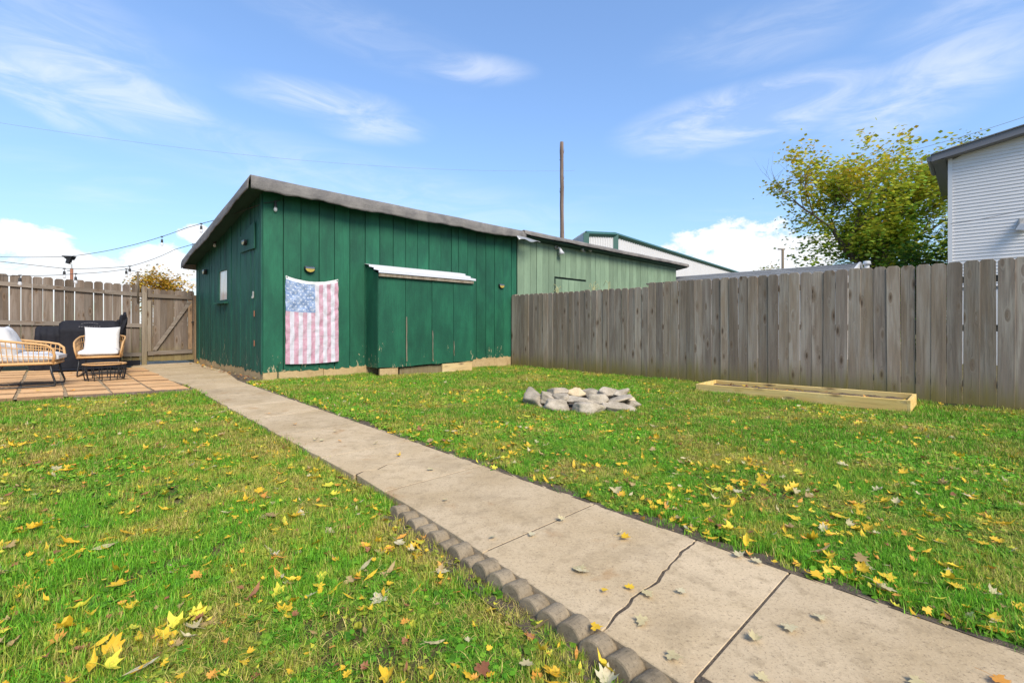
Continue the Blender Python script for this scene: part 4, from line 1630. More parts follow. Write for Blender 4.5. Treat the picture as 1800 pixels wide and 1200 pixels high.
# ------------------------------------------------------------------ scalloped edging stones along the path
NTH = 'first second third fourth fifth sixth seventh eighth ninth tenth eleventh twelfth thirteenth fourteenth fifteenth sixteenth seventeenth eighteenth nineteenth twentieth'.split() + ['twenty-first', 'twenty-second']
rr = random.Random(2)
ne = 19
for i in range(ne):
    f = i
    a = 1.36 - i * 0.1005
    d = -0.038 - 0.105 * (max(0, 1.36 - a) / 1.56) ** 1.15
    base = pp(a, d)
    lean = rr.uniform(-0.10, 0.10)
    h = -0.008 + min(i, 16) * 0.0012 + rr.uniform(-0.011, 0.011)
    m = MB()
    W_, T_ = 0.106, 0.088
    prof = []
    for k in range(13):
        th = math.pi * k / 12
        prof.append((W_ / 2 * math.cos(th), W_ * 0.44 * math.sin(th)))
    rows = [(W_ / 2, -0.16)] + prof + [(-W_ / 2, -0.16)]
    poly = [(x, T_ / 2, z) for x, z in rows]
    m.prism(poly[::-1], (0, T_, 0))
    o = m.build('edging_stone', M['concrete_grey'], None, bevel=0.008)
    o.location = (base.x, base.y, h - 0.05)
    o.rotation_euler = (lean + 0.08, rr.uniform(-0.05, 0.05), math.atan2(PD.y, PD.x) + rr.uniform(-0.06, 0.06))
    o['label'] = NTH[i] + ' grey edging stone from the far end of the row beside the path'
    o['category'] = 'edging stone'
    o['group'] = 'edging stones beside the path'

# ------------------------------------------------------------------ patio furniture
def cushion(w, d, h, seed, puff=1.0):
    bm = bmesh.new()
    bmesh.ops.create_cube(bm, size=1.0)
    bmesh.ops.subdivide_edges(bm, edges=bm.edges, cuts=9, use_grid_fill=True)
    for v in bm.verts:
        x, y, z = v.co
        ex, ey = 1 - (2 * abs(x)) ** 3, 1 - (2 * abs(y)) ** 3
        k = (max(0, ex) * max(0, ey)) ** 0.45
        pinch = 1 - 0.07 * (1 - abs(2 * x) ** 2) * (abs(2 * y) > 0.8) * puff - 0.0
        nz = 0.02 * mnoise.noise(Vector((x * 4 + seed, y * 4, z * 2)))
        v.co = Vector((x * w * (1 - 0.05 * puff * (1 - abs(2 * y) ** 2) * (1 if abs(2 * x) > 0.8 else 0)), y * d * pinch, z * h * (0.30 + 0.70 * k) + nz * k))
    return bm_finish(bm, 'cushion', M['cushion'], True)


def make_chair(name, label, loc, rotz):
    """front is -y"""
    t = thing(name, label, 'chair', loc, rotz)
    zs = 0.355
    t.scale = (0.80, 1, 1)

    def arm(x_out, sgn):
        return [Vector((sgn * (x_out - 0.05), -0.36, zs)), Vector((sgn * (x_out - 0.02), -0.385, zs + 0.11)), Vector((sgn * x_out, -0.37, zs + 0.21)), Vector((sgn * (x_out + 0.01), -0.31, zs + 0.265)),
                Vector((sgn * (x_out + 0.015), -0.2, zs + 0.29)), Vector((sgn * (x_out + 0.02), 0.05, zs + 0.325)), Vector((sgn * (x_out + 0.0), 0.27, zs + 0.36)), Vector((sgn * (x_out - 0.12), 0.40, zs + 0.385)), Vector((sgn * (x_out - 0.28), 0.44, zs + 0.39))]
    l, r = arm(0.42, -1), arm(0.42, 1)
    loop = l + r[::-1]
    m = MB()
    m.tube(loop, 0.018, 8)
    m.build('arm_rail', M['rattan'], t, True)
    base = [Vector((-0.37, -0.37, zs)), Vector((-0.385, -0.2, zs)), Vector((-0.38, 0.15, zs - 0.0)), Vector((-0.30, 0.36, zs)), Vector((-0.14, 0.41, zs)), Vector((0.14, 0.41, zs)), Vector((0.30, 0.36, zs)), Vector((0.38, 0.15, zs)), Vector((0.385, -0.2, zs)), Vector((0.37, -0.37, zs)), Vector((-0.37, -0.375, zs))]
    m = MB()
    m.tube(base, 0.020, 8)
    m.build('seat_rail', M['rattan'], t, True)

    def at(line, f):
        L = [0]
        for i in range(1, len(line)):
            L.append(L[-1] + (line[i] - line[i - 1]).length)
        x = f * L[-1]
        for i in range(1, len(line)):
            if x <= L[i]:
                k = (x - L[i - 1]) / (L[i] - L[i - 1])
                return line[i - 1].lerp(line[i], k)
        return line[-1]
    top = loop[2:-2]
    bot = base[:10]
    m = MB()
    n = 40
    for i in range(n + 1):
        m.tube([at(bot, i / n), at(top, i / n)], 0.0055, 5)
    for hf in (0.36, 0.72):
        m.tube([at(bot, i / 30).lerp(at(top, i / 30), hf) for i in range(31)], 0.0065, 5)
    for k in range(9):
        x = -0.32 + k * 0.08
        m.tube([(x, -0.36, zs - 0.005), (x, 0.39, zs - 0.005)], 0.005, 4)
    m.build('spokes', M['rattan'], t, kind='stuff')
    for s in (-1, 1):
        m = MB()
        m.tube([(s * 0.34, -0.33, zs - 0.02), (s * 0.35, -0.35, 0.2), (s * 0.365, -0.39, 0.06), (s * 0.365, -0.385, 0.016), (s * 0.36, -0.3, 0.013), (s * 0.35, 0.3, 0.013), (s * 0.34, 0.36, 0.03), (s * 0.33, 0.34, 0.2), (s * 0.31, 0.28, zs - 0.02)], 0.014, 8)
        m.build('leg', M['black'], t, True)
    m = MB()
    m.tube([(-0.34, -0.33, zs - 0.03), (0.34, -0.33, zs - 0.03)], 0.012, 6)
    m.tube([(-0.32, 0.28, zs - 0.03), (0.32, 0.28, zs - 0.03)], 0.012, 6)
    m.build('cross_bar', M['black'], t)
    o = link('seat_cushion', cushion(0.70, 0.74, 0.16, 3, 0.5), t, (0, -0.05, zs + 0.085))
    o = link('back_pillow', cushion(0.66, 0.50, 0.22, 8, 1.0), t, (0, 0.17, zs + 0.31))
    o.rotation_euler = (R(68), 0, 0)
    return t


c2 = G0(183, 659, 0.07)
ch2 = make_chair('rattan_armchair', 'rattan armchair with white cushions facing the lawn before the covered grill', Vector((-0.8837 * 8.92, 8.92, patio_z(c2.x, c2.y) + 0.01)), R(36))
c1 = Vector((-7.34, 7.0, 0))
ch1 = make_chair('rattan_armchair', 'rattan armchair with white cushions seen from its side at the left edge', Vector((c1.x, c1.y, patio_z(c1.x, c1.y) + 0.01)), R(124))

tb = G0(184, 667, 0.07)
tbl = thing('wire_table', 'low round black wire table with rattan rim in front of the chair', 'table', (-0.876 * (tb.y + 0.32), tb.y + 0.32, patio_z(tb.x, tb.y) + 0.005))
TR, TH_ = 0.29, 0.275


def ring(r, z, n=32):
    return [Vector((r * math.cos(2 * math.pi * k / n), r * math.sin(2 * math.pi * k / n), z)) for k in range(n + 1)]


m = MB()
m.tube(ring(TR, TH_), 0.012, 8)
m.build('rim', M['rattan'], tbl, True)
m = MB()
m.tube(ring(TR * 0.99, TH_ * 0.5), 0.006, 6)
m.tube(ring(TR * 0.9, 0.012), 0.008, 6)
m.build('ring', M['black'], tbl, True)
m = MB()
for k in range(16):
    an = 2 * math.pi * (k + 0.5) / 16
    d = Vector((math.cos(an), math.sin(an), 0))
    m.tube([d * TR * 0.9 + Vector((0, 0, 0.0)), d * TR * 0.99 + Vector((0, 0, TH_ * 0.5)), d * TR + Vector((0, 0, TH_))], 0.0075, 5)
for k in range(8):
    an = math.pi * k / 8
    d = Vector((math.cos(an), math.sin(an), 0))
    m.tube([d * TR + Vector((0, 0, TH_ - 0.008)), -d * TR + Vector((0, 0, TH_ - 0.008))], 0.004, 4)
m.build('wires', M['black'], tbl, kind='stuff')

# covered grill
gl = G0(155, 655, 0.09)
GC = Vector((-9.28, 10.22, 0))
GY = 10.0
gx0, gx1 = -0.48, 0.48
gtop = P(150, 563, GY).z
grill = thing('covered_grill', 'barbecue grill under a black fabric cover by the left fence', 'grill', (GC.x, GC.y, patio_z(gl.x, gl.y)), R(45))


def cover_mesh(w, d, h, seed, nm, flare=0.03):
    bm = bmesh.new()
    bmesh.ops.create_cube(bm, size=1.0)
    bmesh.ops.subdivide_edges(bm, edges=bm.edges, cuts=20, use_grid_fill=True)
    for v in bm.verts:
        x, y, z = v.co
        t = z + 0.5
        cx = 2 * abs(x)
        cy = 2 * abs(y)
        rnd_top = 0.06 * max(0, t - 0.8) / 0.2 * (max(0, cx - 0.85) / 0.15 + max(0, cy - 0.7) / 0.3)
        px = x * w * (1 + flare * (1 - t))
        py = y * d * (1 + flare * (1 - t) - 0.30 * max(0, t - 0.82) / 0.18)
        pz = t * h - rnd_top * h
        fold = 0.022 * mnoise.noise(Vector((x * 5.5 + seed, y * 5.5, z * 1.6 + x * 2))) + 0.012 * mnoise.noise(Vector((x * 13, y * 13 + seed, z * 4 - x * 6)))
        nrm = Vector((x if cx > 0.9 else 0, y if cy > 0.9 else 0, 0))
        nrm = nrm.normalized() if nrm.length > 0 else Vector((0, 0, 0))
        v.co = Vector((px, py, pz)) + nrm * fold * 1.6 * (1.1 - 0.6 * t)
    return bm_finish(bm, nm, M['cover'], True)


link('cover', cover_mesh(gx1 - gx0, 0.62, gtop - patio_z(gl.x, gl.y) - 0.02, 1.0, 'cover'), grill, (0, 0, 0.02))
link('side_shelf_cover', cover_mesh(0.42, 0.5, P(75, 573, GY).z - patio_z(gl.x, gl.y), 4.0, 'side_shelf_cover'), grill, (-(gx1 - gx0) / 2 - 0.15, 0.10, 0.0))
# bunched cloth standing up at the right end
bm = bmesh.new()
bmesh.ops.create_icosphere(bm, subdivisions=4, radius=1)
for v in bm.verts:
    n1 = mnoise.noise(v.co * 1.7 + Vector((3, 0, 0)))
    n2 = mnoise.noise(v.co * 4.2)
    k = 1 + 0.45 * n1 + 0.22 * n2
    v.co = Vector((v.co.x * 0.105 * k + 0.05 * v.co.z, v.co.y * 0.12 * k, v.co.z * 0.31 * k))
link('cover_fold', bm_finish(bm, 'cover_fold', M['cover'], True), grill, ((gx1 - gx0) / 2 + 0.04, 0.02, P(214, 577, GY).z - patio_z(gl.x, gl.y)))
# printed mark on the cover: an arch over a short line of small strokes
pm = MB()
hh = gtop - patio_z(gl.x, gl.y)
for k in range(9):
    x = -0.02 + (k - 4) * 0.040
    arch = 0.035 - 0.0022 * (k - 4) ** 2
    if abs(k - 4) < 4:
        pm.box((x, -0.315, hh - 0.085 + arch), (0.034, 0.003, 0.010), Matrix.Rotation(-0.09 * (k - 4) * -1, 3, 'Y'))
    pm.box((x, -0.33, hh - 0.135), (0.024, 0.003, 0.026))
    pm.box((x + 0.004, -0.332, hh - 0.135), (0.010, 0.003, 0.010), None, 1)
pm.build('cover_print', [plain('grey print', (0.10, 0.10, 0.115), 0.7), M['cover']], grill, kind='stuff')
# spare cloth on the ground, black edging board under the fence
m = MB()
mat_w = gx1 - gx0 + 0.25
m.grid(lambda u, v: Vector((-mat_w / 2 - 0.02 + u * mat_w, -0.75 + v * 0.62, 0.03 + 0.05 * abs(mnoise.noise(Vector((u * 7, v * 3, 1)))) * (0.4 + v))), 40, 10)
m.build('cover_hem', M['cover'], grill, True)
eb = thing('edging_board', 'low black board lying along the foot of the left fence', 'board', (LP_.x, LP_.y, 0), R(45))
m = MB()
m.box((-1.05, -0.07, 0.06), (1.9, 0.03, 0.13))
m.build('plank', M['cover'], eb, bevel=0.004)

# ------------------------------------------------------------------ things beyond: pole, metal building, garage, house
up_ = thing('utility_pole', 'bare old wooden utility pole rising behind the pale green shed', 'pole', (P(988.5, 500, 24).x, 24, -0.2))
ztop = P(988, 250, 24).z
m = MB()
pl = []
rad = []
rr = random.Random(4)
for k in range(24):
    f = k / 23
    pl.append(Vector((-0.03 * f + rr.uniform(-.008, .008), rr.uniform(-.008, .008), f * (ztop + 0.2))))
    rad.append(0.125 - 0.03 * f + rr.uniform(-.008, .008))
m.tube(pl, rad, 9)
m.build('shaft', M['pole_wood'], up_, True)
m = MB()
for k in range(16):
    zz = ztop * rr.uniform(0.72, 0.99)
    an = rr.uniform(0, 6.28)
    d = Vector((math.cos(an), math.sin(an), 0))
    p_ = Vector((-0.03, 0, zz)) + d * 0.09
    m.tube([p_, p_ + d * rr.uniform(0.02, 0.05) + Vector((0, 0, rr.uniform(-.05, .25)))], [0.014, 0.004], 4)
m.build('splinters', M['pole_wood'], up_, kind='stuff')

# white metal building with green trim
mbld = thing('metal_building', 'large white ribbed metal building with green trim beyond the sheds', 'building', (0, 0, 0))
e1 = P(1081, 411, 40)
e0 = P(1030, 409, 37.5)
dirR = Vector((0.88, 1, 0)).normalized()
e2 = Vector((e1.x + dirR.x * 46, e1.y + dirR.y * 46, e1.z - 0.4))
eL = P(990, 434, 50)


def ribbed(p0, p1, z0, z1a, z1b, mat, par, pitch=0.3, depth=0.05, name='wall'):
    d = (p1 - p0)
    d.z = 0
    L = d.length
    d.normalize()
    nrm = Vector((d.y, -d.x, 0))
    n = int(L / pitch)
    m = MB()
    pts = []
    for i in range(n):
        for f, o in ((0, 0), (0.62, 0), (0.7, depth), (0.92, depth)):
            pts.append(((i + f) * pitch, o))
    pts.append((n * pitch, 0))
    vs, fs = [], []
    for x, o in pts:
        q = p0 + d * x + nrm * o
        zt = z1a + (z1b - z1a) * x / L
        vs += [(q.x, q.y, z0), (q.x, q.y, zt)]
    for i in range(len(pts) - 1):
        fs.append((2 * i, 2 * i + 2, 2 * i + 3, 2 * i + 1))
    m.add(vs, fs)
    return m.build(name, mat, par)


ribbed(e0, e1, 0, e0.z, e1.z, M['metal_wall'], mbld, 0.32)
ribbed(e1, e2, 0, e1.z, e2.z, M['metal_wall'], mbld, 0.45)
ribbed(eL, e0, 0, eL.z, e0.z + 0.12, M['metal_wall'], mbld, 0.32)
m = MB()
m.tube([e0 + Vector((0, -0.05, -0.1)), e1 + Vector((0, -0.08, -0.1)), e2 + Vector((0, -0.1, -0.1))], 0.22, 4)
m.build('eave_trim', M['trim_green'], mbld)
for e in (e0, e1):
    m = MB()
    m.box((e.x, e.y - 0.06, e.z / 2), (0.5 if e is e1 else 0.45, 0.3, e.z - 0.1))
    m.build('corner_trim', M['trim_green'], mbld)
m = MB()
m.add([e0 + Vector((0, 0, 0.15)), e1 + Vector((0, 0, 0.1)), e2 + Vector((0, 0, 0.1)), e2 + Vector((-18, 14, 0.9)), e1 + Vector((-3, 18, 1.0)), eL + Vector((0, 0, 0.1))], [(0, 1, 2, 3, 4, 5)])
m.build('roof', M['white_siding'], mbld)

# garage roof with shingles just over the fence
gr_end = P(1511, 465, 16)
gar = thing('shingled_garage', 'low garage with grey shingled roof behind the right fence', 'garage', (gr_end.x, gr_end.y, 0), R(135))   # local x = D1, y = -D2
ZR = gr_end.z + 0.06
GLN = 10.0
SLOPE = 0.32
RW = 2.6
ncr = 9
for k in range(ncr):
    y0, y1 = RW * k / ncr, RW * (k + 1) / ncr
    m = MB()
    m.add([(0, y0, ZR - SLOPE * y0), (GLN, y0, ZR - SLOPE * y0), (GLN, y1, ZR - SLOPE * y1 + 0.012), (0, y1, ZR - SLOPE * y1 + 0.012), (0, y1, ZR - SLOPE * y1 - 0.02), (GLN, y1, ZR - SLOPE * y1 - 0.02)], [(3, 2, 1, 0), (4, 5, 2, 3)])
    m.build('shingle_course', M['shingle'], gar)
m = MB()
m.add([(0, 0, ZR), (GLN, 0, ZR), (GLN, -RW, ZR - SLOPE * RW), (0, -RW, ZR - SLOPE * RW)], [(0, 1, 2, 3)])
m.build('roof', M['shingle'], gar)
m = MB()
m.prism([(0.2, RW - 0.25, ZR - SLOPE * RW), (0.2, RW - 0.25, -0.3), (0.2, -RW + 0.25, -0.3), (0.2, -RW + 0.25, ZR - SLOPE * RW), (0.2, 0, ZR - 0.08)], (-0.1, 0, 0))
m.box((GLN / 2, RW - 0.3, (ZR - SLOPE * RW - 0.3) / 2), (GLN - 0.4, 0.08, ZR - SLOPE * RW + 0.3))
m.build('wall', M['white_siding'], gar)
m = MB()
for sgn in (1, -1):
    m.add([(-0.04, 0, ZR + 0.03), (-0.04, sgn * RW, ZR - SLOPE * RW + 0.03), (-0.04, sgn * RW, ZR - SLOPE * RW - 0.13), (-0.04, 0, ZR - 0.13),
           (0.02, 0, ZR + 0.03), (0.02, sgn * RW, ZR - SLOPE * RW + 0.03), (0.02, sgn * RW, ZR - SLOPE * RW - 0.13), (0.02, 0, ZR - 0.13)],
          [(0, 1, 2, 3), (7, 6, 5, 4), (0, 4, 5, 1), (3, 2, 6, 7)])
m.build('rake_board', M['white_trim'], gar)
m = MB()
pv = Vector((-0.22, 0.15, 0))
m.tube([pv + Vector((0, 0, ZR - 0.5)), pv + Vector((0, 0, ZR - 0.1))], 0.08, 10)
m.tube([pv + Vector((0, 0, ZR - 0.1)), pv + Vector((0, 0, ZR + 0.02))], [0.13, 0.10], 10)
m.build('vent_pipe', M['white_trim'], gar, True)

# white house on the right
HY = 14.0
HC = P(1667, 400, HY)
HC.z = 0
house = thing('white_house', 'two-storey house clad in white vinyl siding at the right edge', 'house', HC, R(-45))   # local x = -D1 (right, nearer), y = D2 (away)
HL, HD = 7.2, 6.0
ZH = 5.97
HS = 0.175


def hroof(x):
    return ZH + 0.02 + HS * x


cz = 2.1
course = 0.098
k = 0
m = MB()
m.box((HL / 2, 0.09, 1.0), (HL, 0.1, 2.6))
m.build('wall', M['white_siding'], house)
while cz < ZH + HS * HL:
    xa, xb = max(0.09, (cz - ZH) / HS), max(0.09, (cz + course - ZH) / HS)
    if xb < HL - 0.2:
        m = MB()
        m.add([(xa, 0.0, cz), (HL, 0.0, cz), (HL, 0.018, cz + course), (xb, 0.018, cz + course), (xa, 0.03, cz), (HL, 0.03, cz)], [(0, 1, 2, 3), (4, 5, 1, 0)])
        m.build('siding_board', M['white_siding'], house)
    cz += course
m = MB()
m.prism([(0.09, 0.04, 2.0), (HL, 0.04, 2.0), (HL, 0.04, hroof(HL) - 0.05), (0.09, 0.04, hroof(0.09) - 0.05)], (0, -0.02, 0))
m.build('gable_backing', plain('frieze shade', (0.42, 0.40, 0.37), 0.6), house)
m = MB()
m.box((0.04, 0.0, (ZH - 0.3) / 2), (0.10, 0.06, ZH + 0.3))
m.build('corner_trim', M['white_trim'], house)
m = MB()
m.box((0.02, HD / 2 + 0.05, (ZH - 0.3) / 2), (0.06, HD - 0.1, ZH + 0.3))
m.build('side_wall', M['white_siding'], house)
ro = MB()
x0, x1 = -0.36, HL
ro.prism([(x0, -0.32, hroof(x0) + 0.17), (x1, -0.32, hroof(x1) + 0.17), (x1, -0.32, hroof(x1) - 0.02), (x0, -0.32, hroof(x0) - 0.02)], (0, -0.03, 0))
ro.build('rake_board', M['grey_trim'], house)
m = MB()
m.prism([(x0, -0.30, hroof(x0)), (x1, -0.30, hroof(x1)), (x1, 0.05, hroof(x1)), (x0, 0.05, hroof(x0))], (0, 0, 0.02))
m.build('soffit', M['grey_trim'], house)
m = MB()
m.prism([(x0 - 0.02, -0.36, hroof(x0) + 0.20), (x1, -0.36, hroof(x1) + 0.20), (x1, HD, hroof(x1) + 0.20), (x0 - 0.02, HD, hroof(x0) + 0.20)], (0, 0, 0.03))
m.build('roof', M['shingle'], house)
m = MB()
m.add([(x0, -0.32, hroof(x0) + 0.165), (x0, -0.32, hroof(x0) + 0.02), (x0 + 0.02, -0.32, hroof(x0)), (x0 + 0.30, -0.32, hroof(x0)),
       (x0, HD, hroof(x0) + 0.165), (x0, HD, hroof(x0) + 0.02), (x0 + 0.02, HD, hroof(x0)), (x0 + 0.30, HD, hroof(x0))],
      [(0, 4, 5, 1), (1, 5, 6, 2), (2, 6, 7, 3)])
m.build('eave', M['grey_trim'], house)
m = MB()
gx = x0 - 0.06
m.prism([(gx + 0.06, -0.30, hroof(x0) + 0.15), (gx - 0.05, -0.30, hroof(x0) + 0.15), (gx - 0.05, -0.30, hroof(x0) + 0.06), (gx, -0.30, hroof(x0) + 0.0), (gx + 0.06, -0.30, hroof(x0) + 0.0)], (0, -HD * 0.32, 0))
m.build('gutter', M['grey_trim'], house)
hood = thing('wall_lamp', 'grey hooded lamp on the white siding at the right edge', 'lamp', HC - D1 * 1.38 - D2 * 0.0 + Vector((0, 0, P(1797, 395, 12.9).z)), R(-45))
m = MB()
m.add([(-0.03, -0.28, -0.16), (0.2, -0.30, -0.20), (0.26, -0.02, -0.12), (-0.01, -0.02, -0.06), (0.06, -0.24, 0.02), (0.16, -0.24, 0.0), (0.2, -0.0, 0.2), (0.06, -0.0, 0.2)],
      [(0, 3, 2, 1), (4, 5, 6, 7), (0, 1, 5, 4), (1, 2, 6, 5), (2, 3, 7, 6), (3, 0, 4, 7)])
m.build('hood', M['steel'], hood, bevel=0.01)
m = MB()
m.tube([(0.1, 0.0, 0.08), (0.1, -0.12, -0.02)], 0.03, 8)
m.build('arm', M['grey_trim'], hood)
sw = P(1671, 394, 13.6)
w2 = thing('service_wire', 'thin service wire slanting across the white siding', 'wire', sw)
pts = sagline([sw, P(1860, 353, 11.8)], [0.05], 16)
m = MB()
m.tube([q - sw for q in pts], 0.008, 5)
m.build('wire', M['grey_trim'], w2)
w3 = thing('service_wire', 'thin wire in the sky between the tree and the house roof', 'wire', P(1560, 275, 19))
pts = sagline([P(1560, 275, 19), P(1860, 185, 15.5)], [0.1], 16)
m = MB()
m.tube([q - P(1560, 275, 19) for q in pts], 0.008, 5)
m.build('wire', M['steel'], w3)
tp = thing('street_pole', 'thin far pole between the metal building and the tree', 'pole', (P(1376, 470, 34).x, 34, 0))
m = MB()
m.tube([(0, 0, 0), (0, 0, P(1376, 438, 34).z)], 0.09, 7)
m.box((-0.1, 0, P(1376, 438, 34).z), (0.5, 0.12, 0.08))
m.build('shaft', M['post'], tp, True)


# ------------------------------------------------------------------ trees
def tree(name, label, base, height, spread, nleaf, leafsize, cols, seed, crown_lo=0.2, lean=(0, 0), fan=1.0, wood=0.16, shade=None, fill=0.5, zc=0.56, zr=0.42):
    rr = random.Random(seed)
    t = thing(name, label, 'tree', base)
    wood_mb, tips = MB(), []

    def grow(p, d, L, r, lvl):
        n = 4
        pts, rs = [p], [r]
        q, dd = p, d.copy()
        for i in range(n):
            dd = (dd + Vector((rr.uniform(-.16, .16), rr.uniform(-.16, .16), rr.uniform(-.04, .14)))).normalized()
            q = q + dd * L / n
            pts.append(q)
            rs.append(r * (1 - 0.5 * (i + 1) / n))
        wood_mb.tube(pts, rs, 6 if lvl < 2 else 4, cap=False)
        if lvl >= 2:
            tips.extend([(pts[k], lvl) for k in range(1, n + 1)])
        if lvl < 4:
            for k in range(4 if lvl < 2 else 3):
                f = rr.uniform(0.35, 1.0) if k else 1.0
                i = min(n, max(1, int(round(f * n))))
                out = Vector((rr.uniform(-1, 1), rr.uniform(-1, 1), rr.uniform(-0.25, 0.75))) * fan
                nd = (dd * 0.75 + out * 0.85).normalized()
                grow(pts[i], nd, L * rr.uniform(0.58, 0.8), rs[i] * 0.72, lvl + 1)
    grow(Vector((0, 0, 0)), Vector((lean[0], lean[1], 1)).normalized(), height * crown_lo, wood, -1 if fan else 0)
    # fit the skeleton to the wanted size
    zs = [q.z for q, l in tips]
    rad = sorted(math.hypot(q.x, q.y) for q, l in tips)[int(len(tips) * 0.95)]
    kz = height / max(zs)
    kr = (spread / 2) / max(rad, 0.01)
    lim = spread * 0.56
    wood_mb.v = [(x * kr, y * kr, z * kz) for x, y, z in wood_mb.v]
    tips = [Vector((q.x * kr, q.y * kr, q.z * kz)) for q, l in tips if math.hypot(q.x, q.y) * kr < lim]
    wood_mb.build('trunk', M['bark'], t, True)
    lf = MB()
    centres = []
    while len(centres) < nleaf // 22:
        if rr.random() < fill:
            e = Vector((rr.uniform(-1, 1), rr.uniform(-1, 1), rr.uniform(-1, 1)))
            nn = mnoise.noise(e * 2.1 + Vector((seed, 0, 0))) + 0.6 * mnoise.noise(e * 5 + Vector((0, seed, 0)))
            if e.length < 1 + 0.30 * nn and nn > -0.36 + 0.26 * e.length:
                centres.append(Vector((e.x * spread / 2, e.y * spread / 2, height * (zc + zr * e.z))))
        else:
            centres.append(rr.choice(tips))
    for i in range(nleaf):
        c = rr.choice(centres)
        j = leafsize * rr.choice((0.9, 1.3, 1.9))
        c = c + Vector((rr.gauss(0, j), rr.gauss(0, j), rr.gauss(0, j) * 0.8))
        a = rr.uniform(0, 6.28)
        ti = rr.uniform(-1.1, 1.1)
        s = leafsize * rr.uniform(0.6, 1.25)
        ex = Vector((math.cos(a), math.sin(a), 0)) * s
        ey = Vector((-math.sin(a) * math.cos(ti), math.cos(a) * math.cos(ti), math.sin(ti))) * s * 0.7
        col = shade(c, rr) if shade else rr.choice(cols)
        k = rr.uniform(0.75, 1.2)
        lf.add([c - ex * 0.5, c - ey * 0.5, c + ex * 0.5, c + ey * 0.5], [(0, 1, 2, 3)], 0, tuple(q * k for q in col))
    lf.build('crown', M['foliage'], t)
    return t


TY = 21.0
tb0 = P(1545, 500, TY)


def shade_main(c, rr):
    # yellow outer and upper leaves, greener low and to the right
    f = (c.z - 3) / 7 - (c.x + 0.5) * 0.05 + rr.uniform(-0.35, 0.35) + 0.5 * mnoise.noise(c * 0.7)
    if f > 0.78:
        return rr.choice([(0.56, 0.45, 0.035), (0.50, 0.45, 0.035), (0.54, 0.36, 0.035), (0.46, 0.48, 0.04)])
    if f > 0.12:
        return rr.choice([(0.36, 0.42, 0.035), (0.44, 0.44, 0.04), (0.29, 0.40, 0.035)])
    return rr.choice([(0.18, 0.34, 0.03), (0.24, 0.39, 0.035), (0.12, 0.26, 0.025)])


tree('autumn_tree', 'broad tree with thinning yellow and green leaves behind the right fence', (tb0.x, tb0.y, -0.2), P(1545, 236, TY).z + 0.2, 7.5, 34000, 0.185, None, 12, 0.16, (-0.03, 0), 1.0, 0.20, shade_main, 0.68, 0.45, 0.53)
tb1 = P(1640, 500, 18.5)
tree('bushy_tree', 'dark green bushy tree beside the white house wall', (tb1.x, tb1.y, -0.2), 4.4, 4.6, 9000, 0.16, [(0.05, 0.13, 0.016), (0.08, 0.18, 0.02), (0.13, 0.24, 0.025)], 5, 0.15, (0, 0), 1.0, 0.12)
tb2 = P(1735, 420, 23)
tree('slender_tree', 'tree whose top sprigs show over the white house roof', (tb2.x, tb2.y, -0.2), P(1735, 212, 23).z + 0.2, 4.4, 2600, 0.15, [(0.2, 0.24, 0.03), (0.14, 0.2, 0.025), (0.3, 0.26, 0.035)], 8, 0.2, (0, 0), 1.0, 0.14)
tb3 = P(300, 520, 30)
tree('orange_tree', 'orange-yellow autumn tree far behind the garden gate', (tb3.x, tb3.y, -0.2), P(300, 472, 30).z + 0.2, 4.0, 6500, 0.17, [(0.56, 0.33, 0.04), (0.50, 0.28, 0.04), (0.42, 0.33, 0.04), (0.60, 0.38, 0.05)], 9, 0.2, (0, 0), 1.0, 0.14)
tb4 = P(1340, 500, 52)
tree('small_tree', 'tiny far yellow tree over the garage roof', (tb4.x, tb4.y, -0.2), P(1340, 461, 52).z + 0.2, 3.4, 1500, 0.24, [(0.36, 0.26, 0.04), (0.28, 0.24, 0.04), (0.2, 0.2, 0.035)], 10, 0.2, (0, 0), 1.0, 0.14)

# dry tendrils poking over the fence
for k, (u, v) in enumerate(((972, 503), (1034, 497), (1064, 500))):
    x = fr_x_of_u(u)
    wv = fr_world(x, 0.18)
    rr = random.Random(k + 3)
    lab = ['pale dry weed sprigs poking over the fence beside the pale shed door', 'pale dry weed curling over the fence, middle of the three weeds', 'short dry weed stalk over the fence, rightmost of the three weeds'][k]
    t = thing('dry_weed', lab, 'weed', (wv.x, wv.y, gz(wv.x, wv.y)))
    m = MB()
    for j in range((6, 7, 2)[k]):
        a = rr.uniform(0, 6.28)
        top = 2.02 + rr.uniform(-0.02, 0.14)
        m.tube([(0, 0, 0), (0.02 * math.cos(a), 0.02 * math.sin(a), 1.4), (0.05 * math.cos(a), 0.03 * math.sin(a), top), (0.13 * math.cos(a), 0.05 * math.sin(a), top + rr.uniform(0, .07)), (0.19 * math.cos(a), 0.06, top - rr.uniform(-0.02, .06))], [0.006, 0.006, 0.006, 0.006, 0.003], 5)
    m.build('stalks', plain('dry stalk', (0.42, 0.40, 0.2), 0.8), t)


